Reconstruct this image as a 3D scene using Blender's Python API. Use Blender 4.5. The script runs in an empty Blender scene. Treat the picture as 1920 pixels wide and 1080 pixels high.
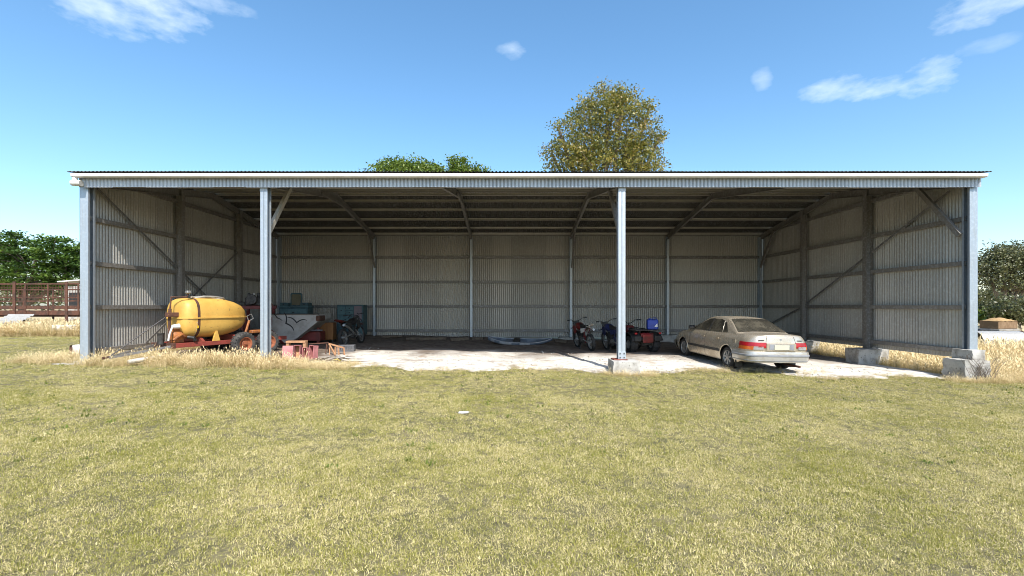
import bpy, math, random
import numpy as np
from mathutils import Vector, Matrix, Euler

R = math.radians
random.seed(7)
RNG = np.random.default_rng(11)
scn = bpy.context.scene
COL = scn.collection

# ------------------------------------------------------------------ camera
H = 1.48                       # eye height above the foot of the left corner post
F = 853.333                    # focal length in pixels of the 1920 wide photograph
cam_d = bpy.data.cameras.new('camera')
cam_d.sensor_width = 36.0
cam_d.lens = 16.0
cam_d.shift_x = 0.0026
cam_d.shift_y = 0.0167
cam_d.clip_start = 0.1
cam_d.clip_end = 3000
cam = bpy.data.objects.new('camera', cam_d)
cam.location = (0, 0, H)
cam.rotation_euler = (R(90), 0, 0)
COL.objects.link(cam)
scn.camera = cam

# ------------------------------------------------------------------ sky, sun, exposure
SUN_AZ, SUN_EL = R(16.5), R(48)      # to the right of straight behind the camera
sun_vec = Vector((math.sin(SUN_AZ) * math.cos(SUN_EL), -math.cos(SUN_AZ) * math.cos(SUN_EL), math.sin(SUN_EL)))
sun_d = bpy.data.lights.new('sun', 'SUN')
sun_d.energy = 3.7
sun_d.angle = R(0.53)
sun_d.color = (1.0, 0.955, 0.88)
sun = bpy.data.objects.new('sun', sun_d)
sun.rotation_euler = sun_vec.to_track_quat('Z', 'Y').to_euler()
sun.location = (5, -20, 30)
COL.objects.link(sun)

world = bpy.data.worlds.new('World')
scn.world = world
world.use_nodes = True
wn, wl = world.node_tree.nodes, world.node_tree.links
wn.clear()


def wmath(op, a, b=None, clamp=False):
    n = wn.new('ShaderNodeMath')
    n.operation = op
    n.use_clamp = clamp
    for i, v in enumerate((a, b)):
        if v is None:
            continue
        if isinstance(v, (int, float)):
            n.inputs[i].default_value = v
        else:
            wl.new(v, n.inputs[i])
    return n.outputs[0]


w_out = wn.new('ShaderNodeOutputWorld')
w_bg = wn.new('ShaderNodeBackground')
w_bg.inputs['Strength'].default_value = 0.15
sky = wn.new('ShaderNodeTexSky')
sky.sky_type = 'NISHITA'
sky.sun_disc = False
sky.sun_elevation = SUN_EL
sky.sun_rotation = math.atan2(sun_vec.x, sun_vec.y)
sky.altitude = 200
sky.air_density = 1.05
sky.dust_density = 1.3
sky.ozone_density = 2.5
tc = wn.new('ShaderNodeTexCoord')
sep = wn.new('ShaderNodeSeparateXYZ')
wl.new(tc.outputs['Generated'], sep.inputs[0])
az = wmath('ARCTAN2', sep.outputs[0], sep.outputs[1])
el = wmath('ARCSINE', sep.outputs[2])
nz = wn.new('ShaderNodeTexNoise')
nz.inputs['Scale'].default_value = 11.0
nz.inputs['Detail'].default_value = 9.0
nz.inputs['Roughness'].default_value = 0.6
wmap = wn.new('ShaderNodeMapping')
wmap.inputs['Scale'].default_value = (1.0, 1.0, 2.2)
wl.new(tc.outputs['Generated'], wmap.inputs['Vector'])
wl.new(wmap.outputs[0], nz.inputs['Vector'])
nz2 = wn.new('ShaderNodeTexNoise')
nz2.inputs['Scale'].default_value = 34.0
nz2.inputs['Detail'].default_value = 6.0
wl.new(wmap.outputs[0], nz2.inputs['Vector'])
fbm = wmath('ADD', wmath('MULTIPLY', wmath('SUBTRACT', nz.outputs['Fac'], 0.5), 2.6),
            wmath('MULTIPLY', wmath('SUBTRACT', nz2.outputs['Fac'], 0.5), 2.0))
# small fair-weather clouds: azimuth, elevation, half sizes (degrees), thickness
CLOUDS = [(-41.8, 25.7, 4.2, 1.9, 0.9), (-38.0, 27.2, 4.6, 2.3, 1.0), (-33.6, 29.0, 4.0, 1.0, 0.7), (0.4, 29.2, 1.9, 0.95, 0.6),
          (35.4, 21.2, 2.9, 1.15, 0.8), (38.9, 20.5, 3.4, 1.2, 0.9), (42.6, 20.3, 2.7, 1.6, 0.95), (29.1, 23.4, 1.0, 1.1, 0.5), (46.4, 24.3, 3.8, 1.5, 0.9),
          (46.3, 21.5, 2.1, 0.7, 0.35), (-47.3, 27.5, 2.2, 0.8, 0.3), (78, 24, 9, 2.6, 0.9), (-84, 19, 8, 2.2, 0.9), (118, 27, 10, 3, 0.9),
          (-126, 23, 9, 2.5, 0.9), (163, 31, 9, 3, 0.9), (-160, 18, 8, 2, 0.8)]
total = None
for ca, ce, ra, re, th in CLOUDS:
    dx = wmath('DIVIDE', wmath('SUBTRACT', az, R(ca)), R(ra))
    dy = wmath('DIVIDE', wmath('SUBTRACT', el, R(ce)), R(re))
    d2 = wmath('ADD', wmath('MULTIPLY', dx, dx), wmath('MULTIPLY', dy, dy))
    v = wmath('ADD', wmath('SUBTRACT', 0.9, wmath('MULTIPLY', d2, 0.9)), fbm)
    v = wmath('MULTIPLY', wmath('MULTIPLY', v, 0.5, True), th)
    # nothing of a cloud beyond twice its size
    v = wmath('MULTIPLY', v, wmath('SUBTRACT', 1.5, wmath('MULTIPLY', d2, 0.55), True))
    total = v if total is None else wmath('MAXIMUM', total, v)
cmix = wn.new('ShaderNodeMix')
cmix.data_type = 'RGBA'
wl.new(wmath('MULTIPLY', total, 0.8), cmix.inputs['Factor'])
hsv = wn.new('ShaderNodeHueSaturation')        # the photograph's graded, saturated blue
hsv.inputs['Saturation'].default_value = 1.16
hsv.inputs['Hue'].default_value = 0.493
wl.new(sky.outputs[0], hsv.inputs['Color'])
wl.new(hsv.outputs[0], cmix.inputs['A'])
cmix.inputs['B'].default_value = (4.6, 5.15, 5.5, 1)
wl.new(cmix.outputs['Result'], w_bg.inputs['Color'])
wl.new(w_bg.outputs[0], w_out.inputs[0])

scn.view_settings.view_transform = 'Standard'
scn.view_settings.look = 'None'
scn.view_settings.gamma = 1
scn.view_settings.exposure = 0.82
scn.view_settings.use_curve_mapping = False
scn.render.engine = 'CYCLES'
scn.cycles.max_bounces = 8
scn.cycles.diffuse_bounces = 5
scn.cycles.use_denoising = True
scn.cycles.filter_width = 0.95


# ------------------------------------------------------------------ materials
class NT:
    def __init__(self, name):
        self.m = bpy.data.materials.new(name)
        self.m.use_nodes = True
        self.n, self.l = self.m.node_tree.nodes, self.m.node_tree.links
        self.b = self.n['Principled BSDF']

    def node(self, t, **kw):
        x = self.n.new(t)
        for k, v in kw.items():
            setattr(x, k, v)
        return x

    def put(self, sock, v):
        if hasattr(v, 'is_output') or isinstance(v, bpy.types.NodeSocket):
            self.l.new(v, sock)
        elif isinstance(v, (tuple, list)) and len(v) == 3 and sock.type == 'RGBA':
            sock.default_value = (*v, 1)
        else:
            sock.default_value = v

    def math(self, op, a, b=0.0, clamp=False):
        x = self.node('ShaderNodeMath', operation=op, use_clamp=clamp)
        self.put(x.inputs[0], a)
        self.put(x.inputs[1], b)
        return x.outputs[0]

    def mix(self, f, a, b, blend='MIX'):
        x = self.node('ShaderNodeMix', data_type='RGBA', blend_type=blend)
        self.put(x.inputs['Factor'], f)
        self.put(x.inputs['A'], a)
        self.put(x.inputs['B'], b)
        return x.outputs['Result']

    def noise(self, scale, detail=4, rough=0.55, stretch=None, vec='pos'):
        x = self.node('ShaderNodeTexNoise')
        x.inputs['Scale'].default_value = scale
        x.inputs['Detail'].default_value = detail
        x.inputs['Roughness'].default_value = rough
        src = self.node('ShaderNodeNewGeometry').outputs['Position'] if vec == 'pos' else self.node('ShaderNodeTexCoord').outputs['Object']
        if stretch:
            mp = self.node('ShaderNodeMapping')
            mp.inputs['Scale'].default_value = stretch
            self.l.new(src, mp.inputs['Vector'])
            src = mp.outputs[0]
        self.l.new(src, x.inputs['Vector'])
        return x.outputs['Fac']

    def ramp(self, f, lo, hi):
        x = self.node('ShaderNodeMapRange', interpolation_type='SMOOTHSTEP')
        self.put(x.inputs['Value'], f)
        x.inputs['From Min'].default_value = lo
        x.inputs['From Max'].default_value = hi
        return x.outputs['Result']

    def bump(self, h, strength=0.3, dist=0.01):
        x = self.node('ShaderNodeBump')
        x.inputs['Strength'].default_value = strength
        x.inputs['Distance'].default_value = dist
        self.put(x.inputs['Height'], h)
        self.l.new(x.outputs[0], self.b.inputs['Normal'])

    def done(self, color, rough=0.6, metal=0.0, spec=None, coat=None):
        self.put(self.b.inputs['Base Color'], color)
        self.put(self.b.inputs['Roughness'], rough)
        self.put(self.b.inputs['Metallic'], metal)
        if spec is not None:
            self.put(self.b.inputs['Specular IOR Level'], spec)
        if coat is not None:
            self.put(self.b.inputs['Coat Weight'], coat)
        return self.m


def worn(name, c1, c2, scale=6, rough=0.6, metal=0.0, lo=0.4, hi=0.65, bump=0.0, spec=None, stretch=None, speck=None):
    """two colours blended by noise, with finer mottling and optional specks of a third"""
    t = NT(name)
    f = t.ramp(t.noise(scale, 6, 0.62, stretch), lo, hi)
    c = t.mix(f, c1, c2)
    fine = t.noise(scale * 9, 3)
    c = t.mix(t.math('MULTIPLY', fine, 0.35), c, t.mix(0.5, c, (0.02, 0.018, 0.015)))
    if speck:
        c = t.mix(t.ramp(t.noise(scale * 5, 2), 0.66, 0.72), c, speck)
    if bump:
        t.bump(t.noise(scale * 6, 5), bump, 0.01)
    return t.done(c, rough, metal, spec)


def sheet_metal(name, base, tint, metal, rough, streak=0.3, soil=None):
    """zinc coated sheet: value differs from sheet to sheet, rain streaks, zinc mottling"""
    t = NT(name)
    rnd = t.node('ShaderNodeObjectInfo').outputs['Random']
    c = t.mix(rnd, base, tint)
    st = t.ramp(t.noise(3.2, 5, 0.6, (6, 6, 0.5)), 0.42, 0.75)
    c = t.mix(t.math('MULTIPLY', st, streak), c, soil or (0.16, 0.14, 0.12))
    c = t.mix(t.math('MULTIPLY', t.ramp(t.noise(14, 3), 0.45, 0.7), 0.16), c, (0.75, 0.78, 0.8))
    r = t.math('ADD', t.math('MULTIPLY', t.noise(9, 3), 0.2), rough - 0.1)
    return t.done(c, r, metal)


M = {}
M['wall_sheet'] = sheet_metal('zinc_wall_sheet', (0.355, 0.335, 0.30), (0.46, 0.435, 0.39), 0.25, 0.42, 0.25)
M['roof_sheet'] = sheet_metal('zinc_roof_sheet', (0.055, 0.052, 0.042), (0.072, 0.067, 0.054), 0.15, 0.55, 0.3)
M['fascia_sheet'] = sheet_metal('zinc_fascia_sheet', (0.38, 0.41, 0.445), (0.46, 0.49, 0.525), 0.35, 0.45, 0.15)
M['zinc'] = sheet_metal('galvanised_section', (0.35, 0.40, 0.45), (0.45, 0.50, 0.55), 0.45, 0.42, 0.38, (0.30, 0.29, 0.27))
M['zinc_old'] = sheet_metal('dull_galvanised_section', (0.20, 0.185, 0.165), (0.27, 0.25, 0.225), 0.3, 0.55, 0.35)
M['zinc_rod'] = sheet_metal('old_zinc_strap', (0.16, 0.15, 0.14), (0.2, 0.19, 0.18), 0.3, 0.55, 0.3)
M['purlin'] = sheet_metal('purlin_zinc', (0.50, 0.46, 0.39), (0.58, 0.53, 0.46), 0.2, 0.5, 0.25)
M['gutter'] = worn('white_gutter_enamel', (0.78, 0.77, 0.75), (0.68, 0.67, 0.64), 3, 0.35)
M['pvc'] = worn('white_pvc', (0.75, 0.74, 0.71), (0.6, 0.57, 0.52), 5, 0.4)
M['red_plate'] = worn('red_oxide_plate', (0.25, 0.07, 0.05), (0.16, 0.06, 0.04), 8, 0.7)
M['bolt'] = worn('dark_bolt', (0.05, 0.05, 0.055), (0.1, 0.09, 0.08), 20, 0.5, 0.6)
M['concrete'] = worn('old_concrete', (0.52, 0.50, 0.46), (0.28, 0.26, 0.225), 3.0, 0.9, bump=0.7, speck=(0.12, 0.11, 0.09))
M['concrete_dark'] = worn('stained_concrete', (0.34, 0.31, 0.27), (0.22, 0.2, 0.17), 4, 0.9, bump=0.5, speck=(0.08, 0.07, 0.06))
M['tank'] = worn('faded_yellow_fibreglass', (0.70, 0.43, 0.10), (0.60, 0.34, 0.07), 2.2, 0.5, lo=0.35, hi=0.7, speck=(0.36, 0.22, 0.07))
M['tank_lid'] = worn('grey_rubber_hose', (0.34, 0.32, 0.29), (0.25, 0.23, 0.2), 6, 0.6)
M['red_paint'] = worn('faded_red_paint', (0.30, 0.055, 0.04), (0.20, 0.05, 0.035), 4, 0.5, speck=(0.11, 0.05, 0.03))
M['dark_red'] = worn('dark_red_paint', (0.17, 0.025, 0.02), (0.11, 0.022, 0.018), 4, 0.5)
M['rust'] = worn('rust', (0.12, 0.05, 0.03), (0.06, 0.032, 0.022), 4, 0.9, bump=0.3, speck=(0.26, 0.13, 0.075))
M['orange'] = worn('orange_enamel', (0.42, 0.15, 0.035), (0.24, 0.09, 0.035), 8, 0.6, speck=(0.14, 0.06, 0.03))
M['rim'] = worn('orange_rim', (0.40, 0.13, 0.055), (0.24, 0.08, 0.04), 7, 0.7, speck=(0.1, 0.05, 0.03))
M['tyre'] = worn('dusty_tyre', (0.030, 0.030, 0.031), (0.085, 0.08, 0.072), 6, 0.85)
M['tyre_dark'] = worn('black_tyre', (0.016, 0.016, 0.017), (0.035, 0.033, 0.031), 9, 0.8)
M['black'] = worn('black_plastic', (0.014, 0.014, 0.015), (0.028, 0.027, 0.026), 9, 0.5)
M['engine'] = worn('grimy_engine', (0.09, 0.085, 0.08), (0.035, 0.032, 0.03), 12, 0.6, 0.4)
M['alloy'] = worn('dull_alloy', (0.42, 0.42, 0.41), (0.28, 0.27, 0.25), 9, 0.4, 0.6)
M['white_paint'] = worn('chalky_white', (0.74, 0.73, 0.70), (0.58, 0.56, 0.52), 5, 0.7)
M['sticker'] = worn('yellow_sticker', (0.7, 0.45, 0.02), (0.6, 0.36, 0.02), 6, 0.5)
M['hopper'] = worn('pale_grey_hopper', (0.40, 0.38, 0.35), (0.30, 0.28, 0.25), 3, 0.6)
M['bird'] = worn('black_decal', (0.02, 0.018, 0.017), (0.035, 0.03, 0.028), 8, 0.6)
M['teal'] = worn('faded_teal_paint', (0.055, 0.115, 0.13), (0.04, 0.08, 0.09), 4, 0.6, speck=(0.3, 0.24, 0.2))
M['teal_light'] = worn('pale_teal_paint', (0.10, 0.19, 0.21), (0.07, 0.14, 0.16), 5, 0.6)
M['pinkish'] = worn('worn_pinkish_board', (0.22, 0.17, 0.19), (0.16, 0.15, 0.17), 5, 0.7)
M['mirror'] = NT('old_mirror').done((0.4, 0.38, 0.28), 0.18, 0.9)
M['timber_orange'] = worn('orange_timber', (0.30, 0.13, 0.035), (0.22, 0.09, 0.025), 5, 0.6, stretch=(1, 1, 0.2))
M['timber_raw'] = worn('pale_raw_timber', (0.50, 0.28, 0.15), (0.40, 0.20, 0.10), 6, 0.75)
M['pink'] = worn('faded_pink_paint', (0.55, 0.22, 0.22), (0.42, 0.15, 0.15), 6, 0.7, speck=(0.3, 0.14, 0.1))
M['old_log'] = worn('weathered_log', (0.42, 0.37, 0.31), (0.26, 0.22, 0.18), 5, 0.9, bump=0.5)
M['red_plastic'] = worn('red_plastic', (0.20, 0.016, 0.016), (0.10, 0.02, 0.016), 6, 0.35)
M['blue_plastic'] = worn('blue_plastic', (0.015, 0.05, 0.36), (0.012, 0.04, 0.26), 5, 0.35)
M['navy'] = worn('navy_plastic', (0.02, 0.03, 0.12), (0.015, 0.02, 0.06), 6, 0.4)
M['kayak'] = worn('grey_blue_kayak', (0.09, 0.12, 0.17), (0.20, 0.23, 0.27), 2.6, 0.45)
M['kayak_white'] = worn('white_kayak_deck', (0.42, 0.43, 0.44), (0.28, 0.29, 0.31), 4, 0.5)
M['crate'] = worn('grey_plastic_crate', (0.17, 0.17, 0.18), (0.12, 0.12, 0.125), 6, 0.6)
M['yellow_cloth'] = worn('yellow_rag', (0.62, 0.46, 0.03), (0.5, 0.36, 0.03), 9, 0.9)
M['twig'] = worn('dead_twig', (0.10, 0.075, 0.055), (0.17, 0.13, 0.09), 9, 0.9)
M['tarp'] = worn('blue_tarp', (0.06, 0.13, 0.32), (0.10, 0.17, 0.33), 3, 0.5)
M['brown_box'] = worn('brown_board', (0.20, 0.12, 0.06), (0.28, 0.18, 0.1), 4, 0.9)
M['bark'] = worn('bark', (0.13, 0.10, 0.075), (0.22, 0.18, 0.14), 4, 0.95, bump=0.6, stretch=(2, 2, 0.5))
# car
t = NT('dusty_champagne_paint')
dust = t.ramp(t.math('ADD', t.math('MULTIPLY', t.noise(2.2, 6, 0.65), 0.75), t.math('MULTIPLY', t.noise(22, 4), 0.3)), 0.3, 0.78)
M['car_paint'] = t.done(t.mix(t.math('MULTIPLY', dust, 0.65), (0.64, 0.57, 0.46), (0.36, 0.27, 0.16)),
                        t.math('ADD', t.math('MULTIPLY', dust, 0.26), 0.16), 0.6)
t = NT('dusty_glass')
dust = t.ramp(t.math('ADD', t.noise(1.8, 4), t.math('MULTIPLY', t.noise(40, 3), 0.25)), 0.45, 0.95)
spots = t.ramp(t.noise(48, 2, 0.5), 0.69, 0.74)
M['car_glass'] = t.done(t.mix(t.math('MULTIPLY', spots, 0.6), t.mix(dust, (0.025, 0.024, 0.02), (0.12, 0.105, 0.075)), (0.40, 0.37, 0.30)),
                        t.math('ADD', t.math('MULTIPLY', dust, 0.4), 0.14), 0.0, 0.6)
M['car_bumper'] = worn('silver_bumper', (0.58, 0.56, 0.52), (0.46, 0.41, 0.34), 3, 0.3, 0.5)
M['car_dark'] = worn('dark_car_trim', (0.02, 0.02, 0.02), (0.05, 0.045, 0.038), 8, 0.6)
M['car_trim'] = worn('grey_bumper_strip', (0.27, 0.28, 0.30), (0.22, 0.22, 0.22), 5, 0.5)
M['lamp_red'] = worn('red_lens', (0.42, 0.012, 0.018), (0.3, 0.012, 0.018), 5, 0.2)
M['lamp_amber'] = worn('amber_lens', (0.62, 0.14, 0.02), (0.5, 0.1, 0.02), 5, 0.2)
M['lamp_clear'] = worn('clear_lens', (0.36, 0.36, 0.35), (0.28, 0.28, 0.27), 5, 0.2)
M['plate'] = worn('blank_plate', (0.62, 0.60, 0.42), (0.55, 0.53, 0.40), 4, 0.5)


# ------------------------------------------------------------------ mesh helpers
class MB:
    def __init__(self):
        self.v, self.f = [], []

    def add(self, vs, fs, mat=None):
        o = len(self.v)
        self.v += [tuple(mat @ Vector(p)) if mat is not None else tuple(p) for p in vs]
        self.f += [tuple(i + o for i in f) for f in fs]
        return self

    def box(self, x0, x1, y0, y1, z0, z1, mat=None):
        return self.add([(x0, y0, z0), (x1, y0, z0), (x1, y1, z0), (x0, y1, z0), (x0, y0, z1), (x1, y0, z1), (x1, y1, z1), (x0, y1, z1)],
                        [(3, 2, 1, 0), (4, 5, 6, 7), (0, 1, 5, 4), (1, 2, 6, 5), (2, 3, 7, 6), (3, 0, 4, 7)], mat)

    def cbox(self, x0, x1, y0, y1, z0, z1, c=0.01, mat=None):
        """box with chamfered edges"""
        xs, ys, zs = (x0, x1), (y0, y1), (z0, z1)
        vs, idx = [], {}
        for i in (0, 1):
            for j in (0, 1):
                for k in (0, 1):
                    s = [(-1, 1)[i], (-1, 1)[j], (-1, 1)[k]]
                    for a in range(3):
                        p = [xs[i] - s[0] * c, ys[j] - s[1] * c, zs[k] - s[2] * c]
                        p[a] = (xs[i], ys[j], zs[k])[a]
                        idx[(i, j, k, a)] = len(vs)
                        vs.append(tuple(p))
        fs = []
        for a in range(3):
            b, d = (a + 1) % 3, (a + 2) % 3
            for s in (0, 1):
                q = []
                for (e, g) in ((0, 0), (1, 0), (1, 1), (0, 1)):
                    t3 = [0, 0, 0]
                    t3[a], t3[b], t3[d] = s, e, g
                    q.append(idx[(*t3, a)])
                fs.append(tuple(q) if s else tuple(reversed(q)))
                for g in (0, 1):      # edge strips between face a (side s) and face b (side g)
                    q = []
                    for (e, ax) in ((0, a), (1, a), (1, b), (0, b)):
                        t3 = [0, 0, 0]
                        t3[a], t3[b], t3[d] = s, g, e
                        q.append(idx[(*t3, ax)])
                    fs.append(tuple(q) if s != g else tuple(reversed(q)))
        for i in (0, 1):
            for j in (0, 1):
                for k in (0, 1):
                    q = [idx[(i, j, k, a)] for a in range(3)]
                    fs.append(tuple(q) if (i + j + k) % 2 else tuple(reversed(q)))
        return self.add(vs, fs, mat)

    def bar(self, a, b, w, h, up=(0, 0, 1)):
        """rectangular bar from a to b, w across, h along 'up'"""
        a, b = Vector(a), Vector(b)
        d = (b - a).normalized()
        u = Vector(up)
        s = d.cross(u)
        if s.length < 1e-4:
            s = d.cross(Vector((1, 0, 0)))
        s.normalize()
        u = s.cross(d).normalized()
        vs = []
        for p in (a, b):
            for i, j in ((-1, -1), (1, -1), (1, 1), (-1, 1)):
                vs.append(p + s * (i * w / 2) + u * (j * h / 2))
        return self.add(vs, [(0, 1, 2, 3)[::-1], (4, 5, 6, 7), (0, 1, 5, 4), (1, 2, 6, 5), (2, 3, 7, 6), (3, 0, 4, 7)])

    def tube(self, pts, r, n=8, caps=True):
        pts = [Vector(p) for p in pts]
        rs = r if isinstance(r, (list, tuple)) else [r] * len(pts)
        ref = Vector((0, 0, 1))
        rings, prev = [], None
        for i, p in enumerate(pts):
            d = (pts[min(i + 1, len(pts) - 1)] - pts[max(i - 1, 0)])
            d.normalize()
            if prev is None:
                s = d.cross(ref)
                if s.length < 1e-3:
                    s = d.cross(Vector((1, 0, 0)))
            else:
                s = prev - d * prev.dot(d)
            s.normalize()
            prev = s
            u = d.cross(s)
            rings.append([p + (s * math.cos(2 * math.pi * k / n) + u * math.sin(2 * math.pi * k / n)) * rs[i] for k in range(n)])
        vs = [q for ring in rings for q in ring]
        fs = [(i * n + k, i * n + (k + 1) % n, (i + 1) * n + (k + 1) % n, (i + 1) * n + k) for i in range(len(pts) - 1) for k in range(n)]
        if caps:
            fs += [tuple(range(n))[::-1], tuple((len(pts) - 1) * n + k for k in range(n))]
        return self.add(vs, fs)

    def lathe(self, prof, axis='x', n=24, mat=None):
        """prof: (distance along axis, radius)"""
        vs, fs = [], []
        for (a, r) in prof:
            for k in range(n):
                c, s = math.cos(2 * math.pi * k / n) * r, math.sin(2 * math.pi * k / n) * r
                vs.append({'x': (a, c, s), 'y': (c, a, s), 'z': (c, s, a)}[axis])
        for i in range(len(prof) - 1):
            for k in range(n):
                q = (i * n + k, i * n + (k + 1) % n, (i + 1) * n + (k + 1) % n, (i + 1) * n + k)
                fs.append(q if axis != 'y' else q[::-1])
        return self.add(vs, fs, mat)

    def prism(self, poly, d0, d1, plane='xz', mat=None):
        """polygon in a plane, extruded from d0 to d1 along the third axis"""
        n = len(poly)
        mk = {'xz': lambda p, d: (p[0], d, p[1]), 'yz': lambda p, d: (d, p[0], p[1]), 'xy': lambda p, d: (p[0], p[1], d)}[plane]
        vs = [mk(p, d0) for p in poly] + [mk(p, d1) for p in poly]
        fs = [tuple(range(n)), tuple(range(n, 2 * n))[::-1]] + [(i, i + n, (i + 1) % n + n, (i + 1) % n) for i in range(n)]
        return self.add(vs, fs, mat)

    def grid(self, rows, closed=False):
        nr, nc = len(rows), len(rows[0])
        vs = [p for r in rows for p in r]
        fs = []
        for i in range(nr - 1):
            for j in range(nc - (0 if closed else 1)):
                fs.append((i * nc + j, i * nc + (j + 1) % nc, (i + 1) * nc + (j + 1) % nc, (i + 1) * nc + j))
        return self.add(vs, fs)

    def mesh(self, name, smooth=None, recalc=False):
        me = bpy.data.meshes.new(name)
        me.from_pydata(self.v, [], self.f)
        if recalc:
            import bmesh
            bm = bmesh.new()
            bm.from_mesh(me)
            bmesh.ops.recalc_face_normals(bm, faces=bm.faces)
            bm.to_mesh(me)
            bm.free()
        if smooth:
            me.polygons.foreach_set('use_smooth', [True] * len(me.polygons))
            me.set_sharp_from_angle(angle=R(smooth))
        me.update()
        return me

    def build(self, name, mat, parent=None, smooth=None, recalc=True):
        me = self.mesh(name, smooth, recalc)
        me.materials.append(M[mat] if isinstance(mat, str) else mat)
        return link(name, me, parent)


def link(name, data, parent=None, loc=None):
    o = bpy.data.objects.new(name, data)
    COL.objects.link(o)
    if parent is not None:
        o.parent = parent
    if loc is not None:
        o.location = loc
    return o


def tag(o, label, cat=None, group=None, kind=None):
    o['label'] = label
    if cat:
        o['category'] = cat
    if group:
        o['group'] = group
    if kind:
        o['kind'] = kind
    return o


def thing(name, label, cat, loc=(0, 0, 0), rot=(0, 0, 0), group=None):
    o = bpy.data.objects.new(name, None)
    o.empty_display_size = 0.2
    COL.objects.link(o)
    o.location = loc
    o.rotation_euler = rot
    return tag(o, label, cat, group)


def at(px, Y):
    """X of picture column px at distance Y"""
    return (px - 955) * Y / F


def zt(py, Y):
    """height of picture row py at distance Y"""
    return H - (py - 572) * Y / F


def smooth01(t):
    t = min(1, max(0, t))
    return t * t * (3 - 2 * t)


def gz(x, y):
    """height of the ground"""
    z = -0.01928 * (min(17, max(-17, x)) + 10.89)
    z += 0.0137 * min(9.8, max(0, y - 11.69)) * smooth01((10 - x) / 4) * smooth01((x + 17) / 5)
    if y > 30:
        z += 0.0
    return z


# ------------------------------------------------------------------ ground
def axis_stops(lo, hi, fine_lo, fine_hi, step):
    a = list(np.arange(fine_lo, fine_hi + 1e-6, step))
    s, x = step, fine_hi
    while x < hi:
        s *= 1.35
        x = min(hi, x + s)
        a.append(x)
    s, x = step, fine_lo
    while x > lo:
        s *= 1.35
        x = max(lo, x - s)
        a.insert(0, x)
    return a


gx, gy = axis_stops(-900, 900, -22, 22, 0.7), axis_stops(-400, 1600, -2, 30, 0.7)
mb = MB()
mb.grid([[(x, y, gz(x, y)) for x in gx] for y in gy])
t = NT('dry_ground')
n1 = t.noise(0.9, 6, 0.6)
n2 = t.noise(14, 4)
thatch = t.mix(t.ramp(n1, 0.35, 0.68), (0.125, 0.11, 0.045), (0.21, 0.175, 0.085))
thatch = t.mix(t.ramp(n2, 0.4, 0.75), thatch, (0.07, 0.06, 0.03))
sp = t.node('ShaderNodeSeparateXYZ')
t.l.new(t.node('ShaderNodeNewGeometry').outputs['Position'], sp.inputs[0])
far = t.ramp(sp.outputs[1], 18, 26)
paddock = t.mix(t.noise(0.25, 5), (0.42, 0.32, 0.17), (0.50, 0.40, 0.22))
t.bump(n2, 0.4, 0.02)
ground = mb.build('ground', t.done(t.mix(far, thatch, paddock), 0.95), recalc=False, smooth=60)
tag(ground, 'dry yellow green ground of the lawn and paddock', 'ground', kind='structure')

# limestone floor of the shed, feathered into the lawn
t = NT('crushed_limestone')
sp = t.node('ShaderNodeSeparateXYZ')
t.l.new(t.node('ShaderNodeNewGeometry').outputs['Position'], sp.inputs[0])
big, mid, fine = t.noise(0.55, 5, 0.6), t.noise(4.5, 6, 0.65), t.noise(38, 3, 0.6)
lime = t.mix(t.ramp(mid, 0.35, 0.7), (0.74, 0.71, 0.655), (0.60, 0.555, 0.48))
lime = t.mix(t.ramp(fine, 0.59, 0.66), lime, (0.22, 0.18, 0.14))
lime = t.mix(t.math('MULTIPLY', t.ramp(t.noise(1.7, 5, 0.7), 0.50, 0.70), 0.75), lime, (0.34, 0.25, 0.17))
lime = t.mix(t.math('MULTIPLY', t.ramp(t.noise(2.6, 5, 0.7, (0.35, 1.6, 1)), 0.56, 0.68), 0.7), lime, (0.27, 0.21, 0.15))
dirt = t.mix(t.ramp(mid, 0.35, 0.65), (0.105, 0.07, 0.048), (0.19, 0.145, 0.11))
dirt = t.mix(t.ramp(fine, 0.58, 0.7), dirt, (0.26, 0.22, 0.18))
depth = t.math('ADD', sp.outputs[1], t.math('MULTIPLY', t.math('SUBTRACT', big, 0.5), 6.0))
t.bump(t.math('ADD', mid, t.math('MULTIPLY', fine, 0.4)), 0.6, 0.04)
att = t.node('ShaderNodeAttribute')
att.attribute_name = 'margin'
soil = t.ramp(t.math('ADD', att.outputs['Fac'], t.math('ADD', t.math('MULTIPLY', t.math('SUBTRACT', t.noise(1.3, 5, 0.6), 0.5), 2.4), t.math('MULTIPLY', t.math('SUBTRACT', t.noise(9, 4), 0.5), 0.8))), 0.55, 0.05)
lime = t.mix(soil, lime, t.mix(t.ramp(fine, 0.4, 0.6), (0.34, 0.27, 0.15), (0.20, 0.165, 0.085)))
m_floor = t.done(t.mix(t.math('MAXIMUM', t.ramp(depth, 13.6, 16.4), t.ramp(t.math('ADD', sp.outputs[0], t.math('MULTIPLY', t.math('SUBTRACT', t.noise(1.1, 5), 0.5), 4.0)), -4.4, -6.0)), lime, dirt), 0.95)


def edge_front(x):
    y = 11.55 + 0.28 * math.sin(x * 1.3 + 0.5) + 0.14 * math.sin(x * 3.7 + 1) + 0.07 * math.sin(x * 8.3)
    if x < -4.3:
        y += 0.45 * smooth01((-4.3 - x) / 1.2)
    if 3.6 < x < 8.0:
        y += 0.5 * smooth01((x - 3.6) / 1.2) * smooth01((8.0 - x) / 1.2)
    return y


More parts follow.
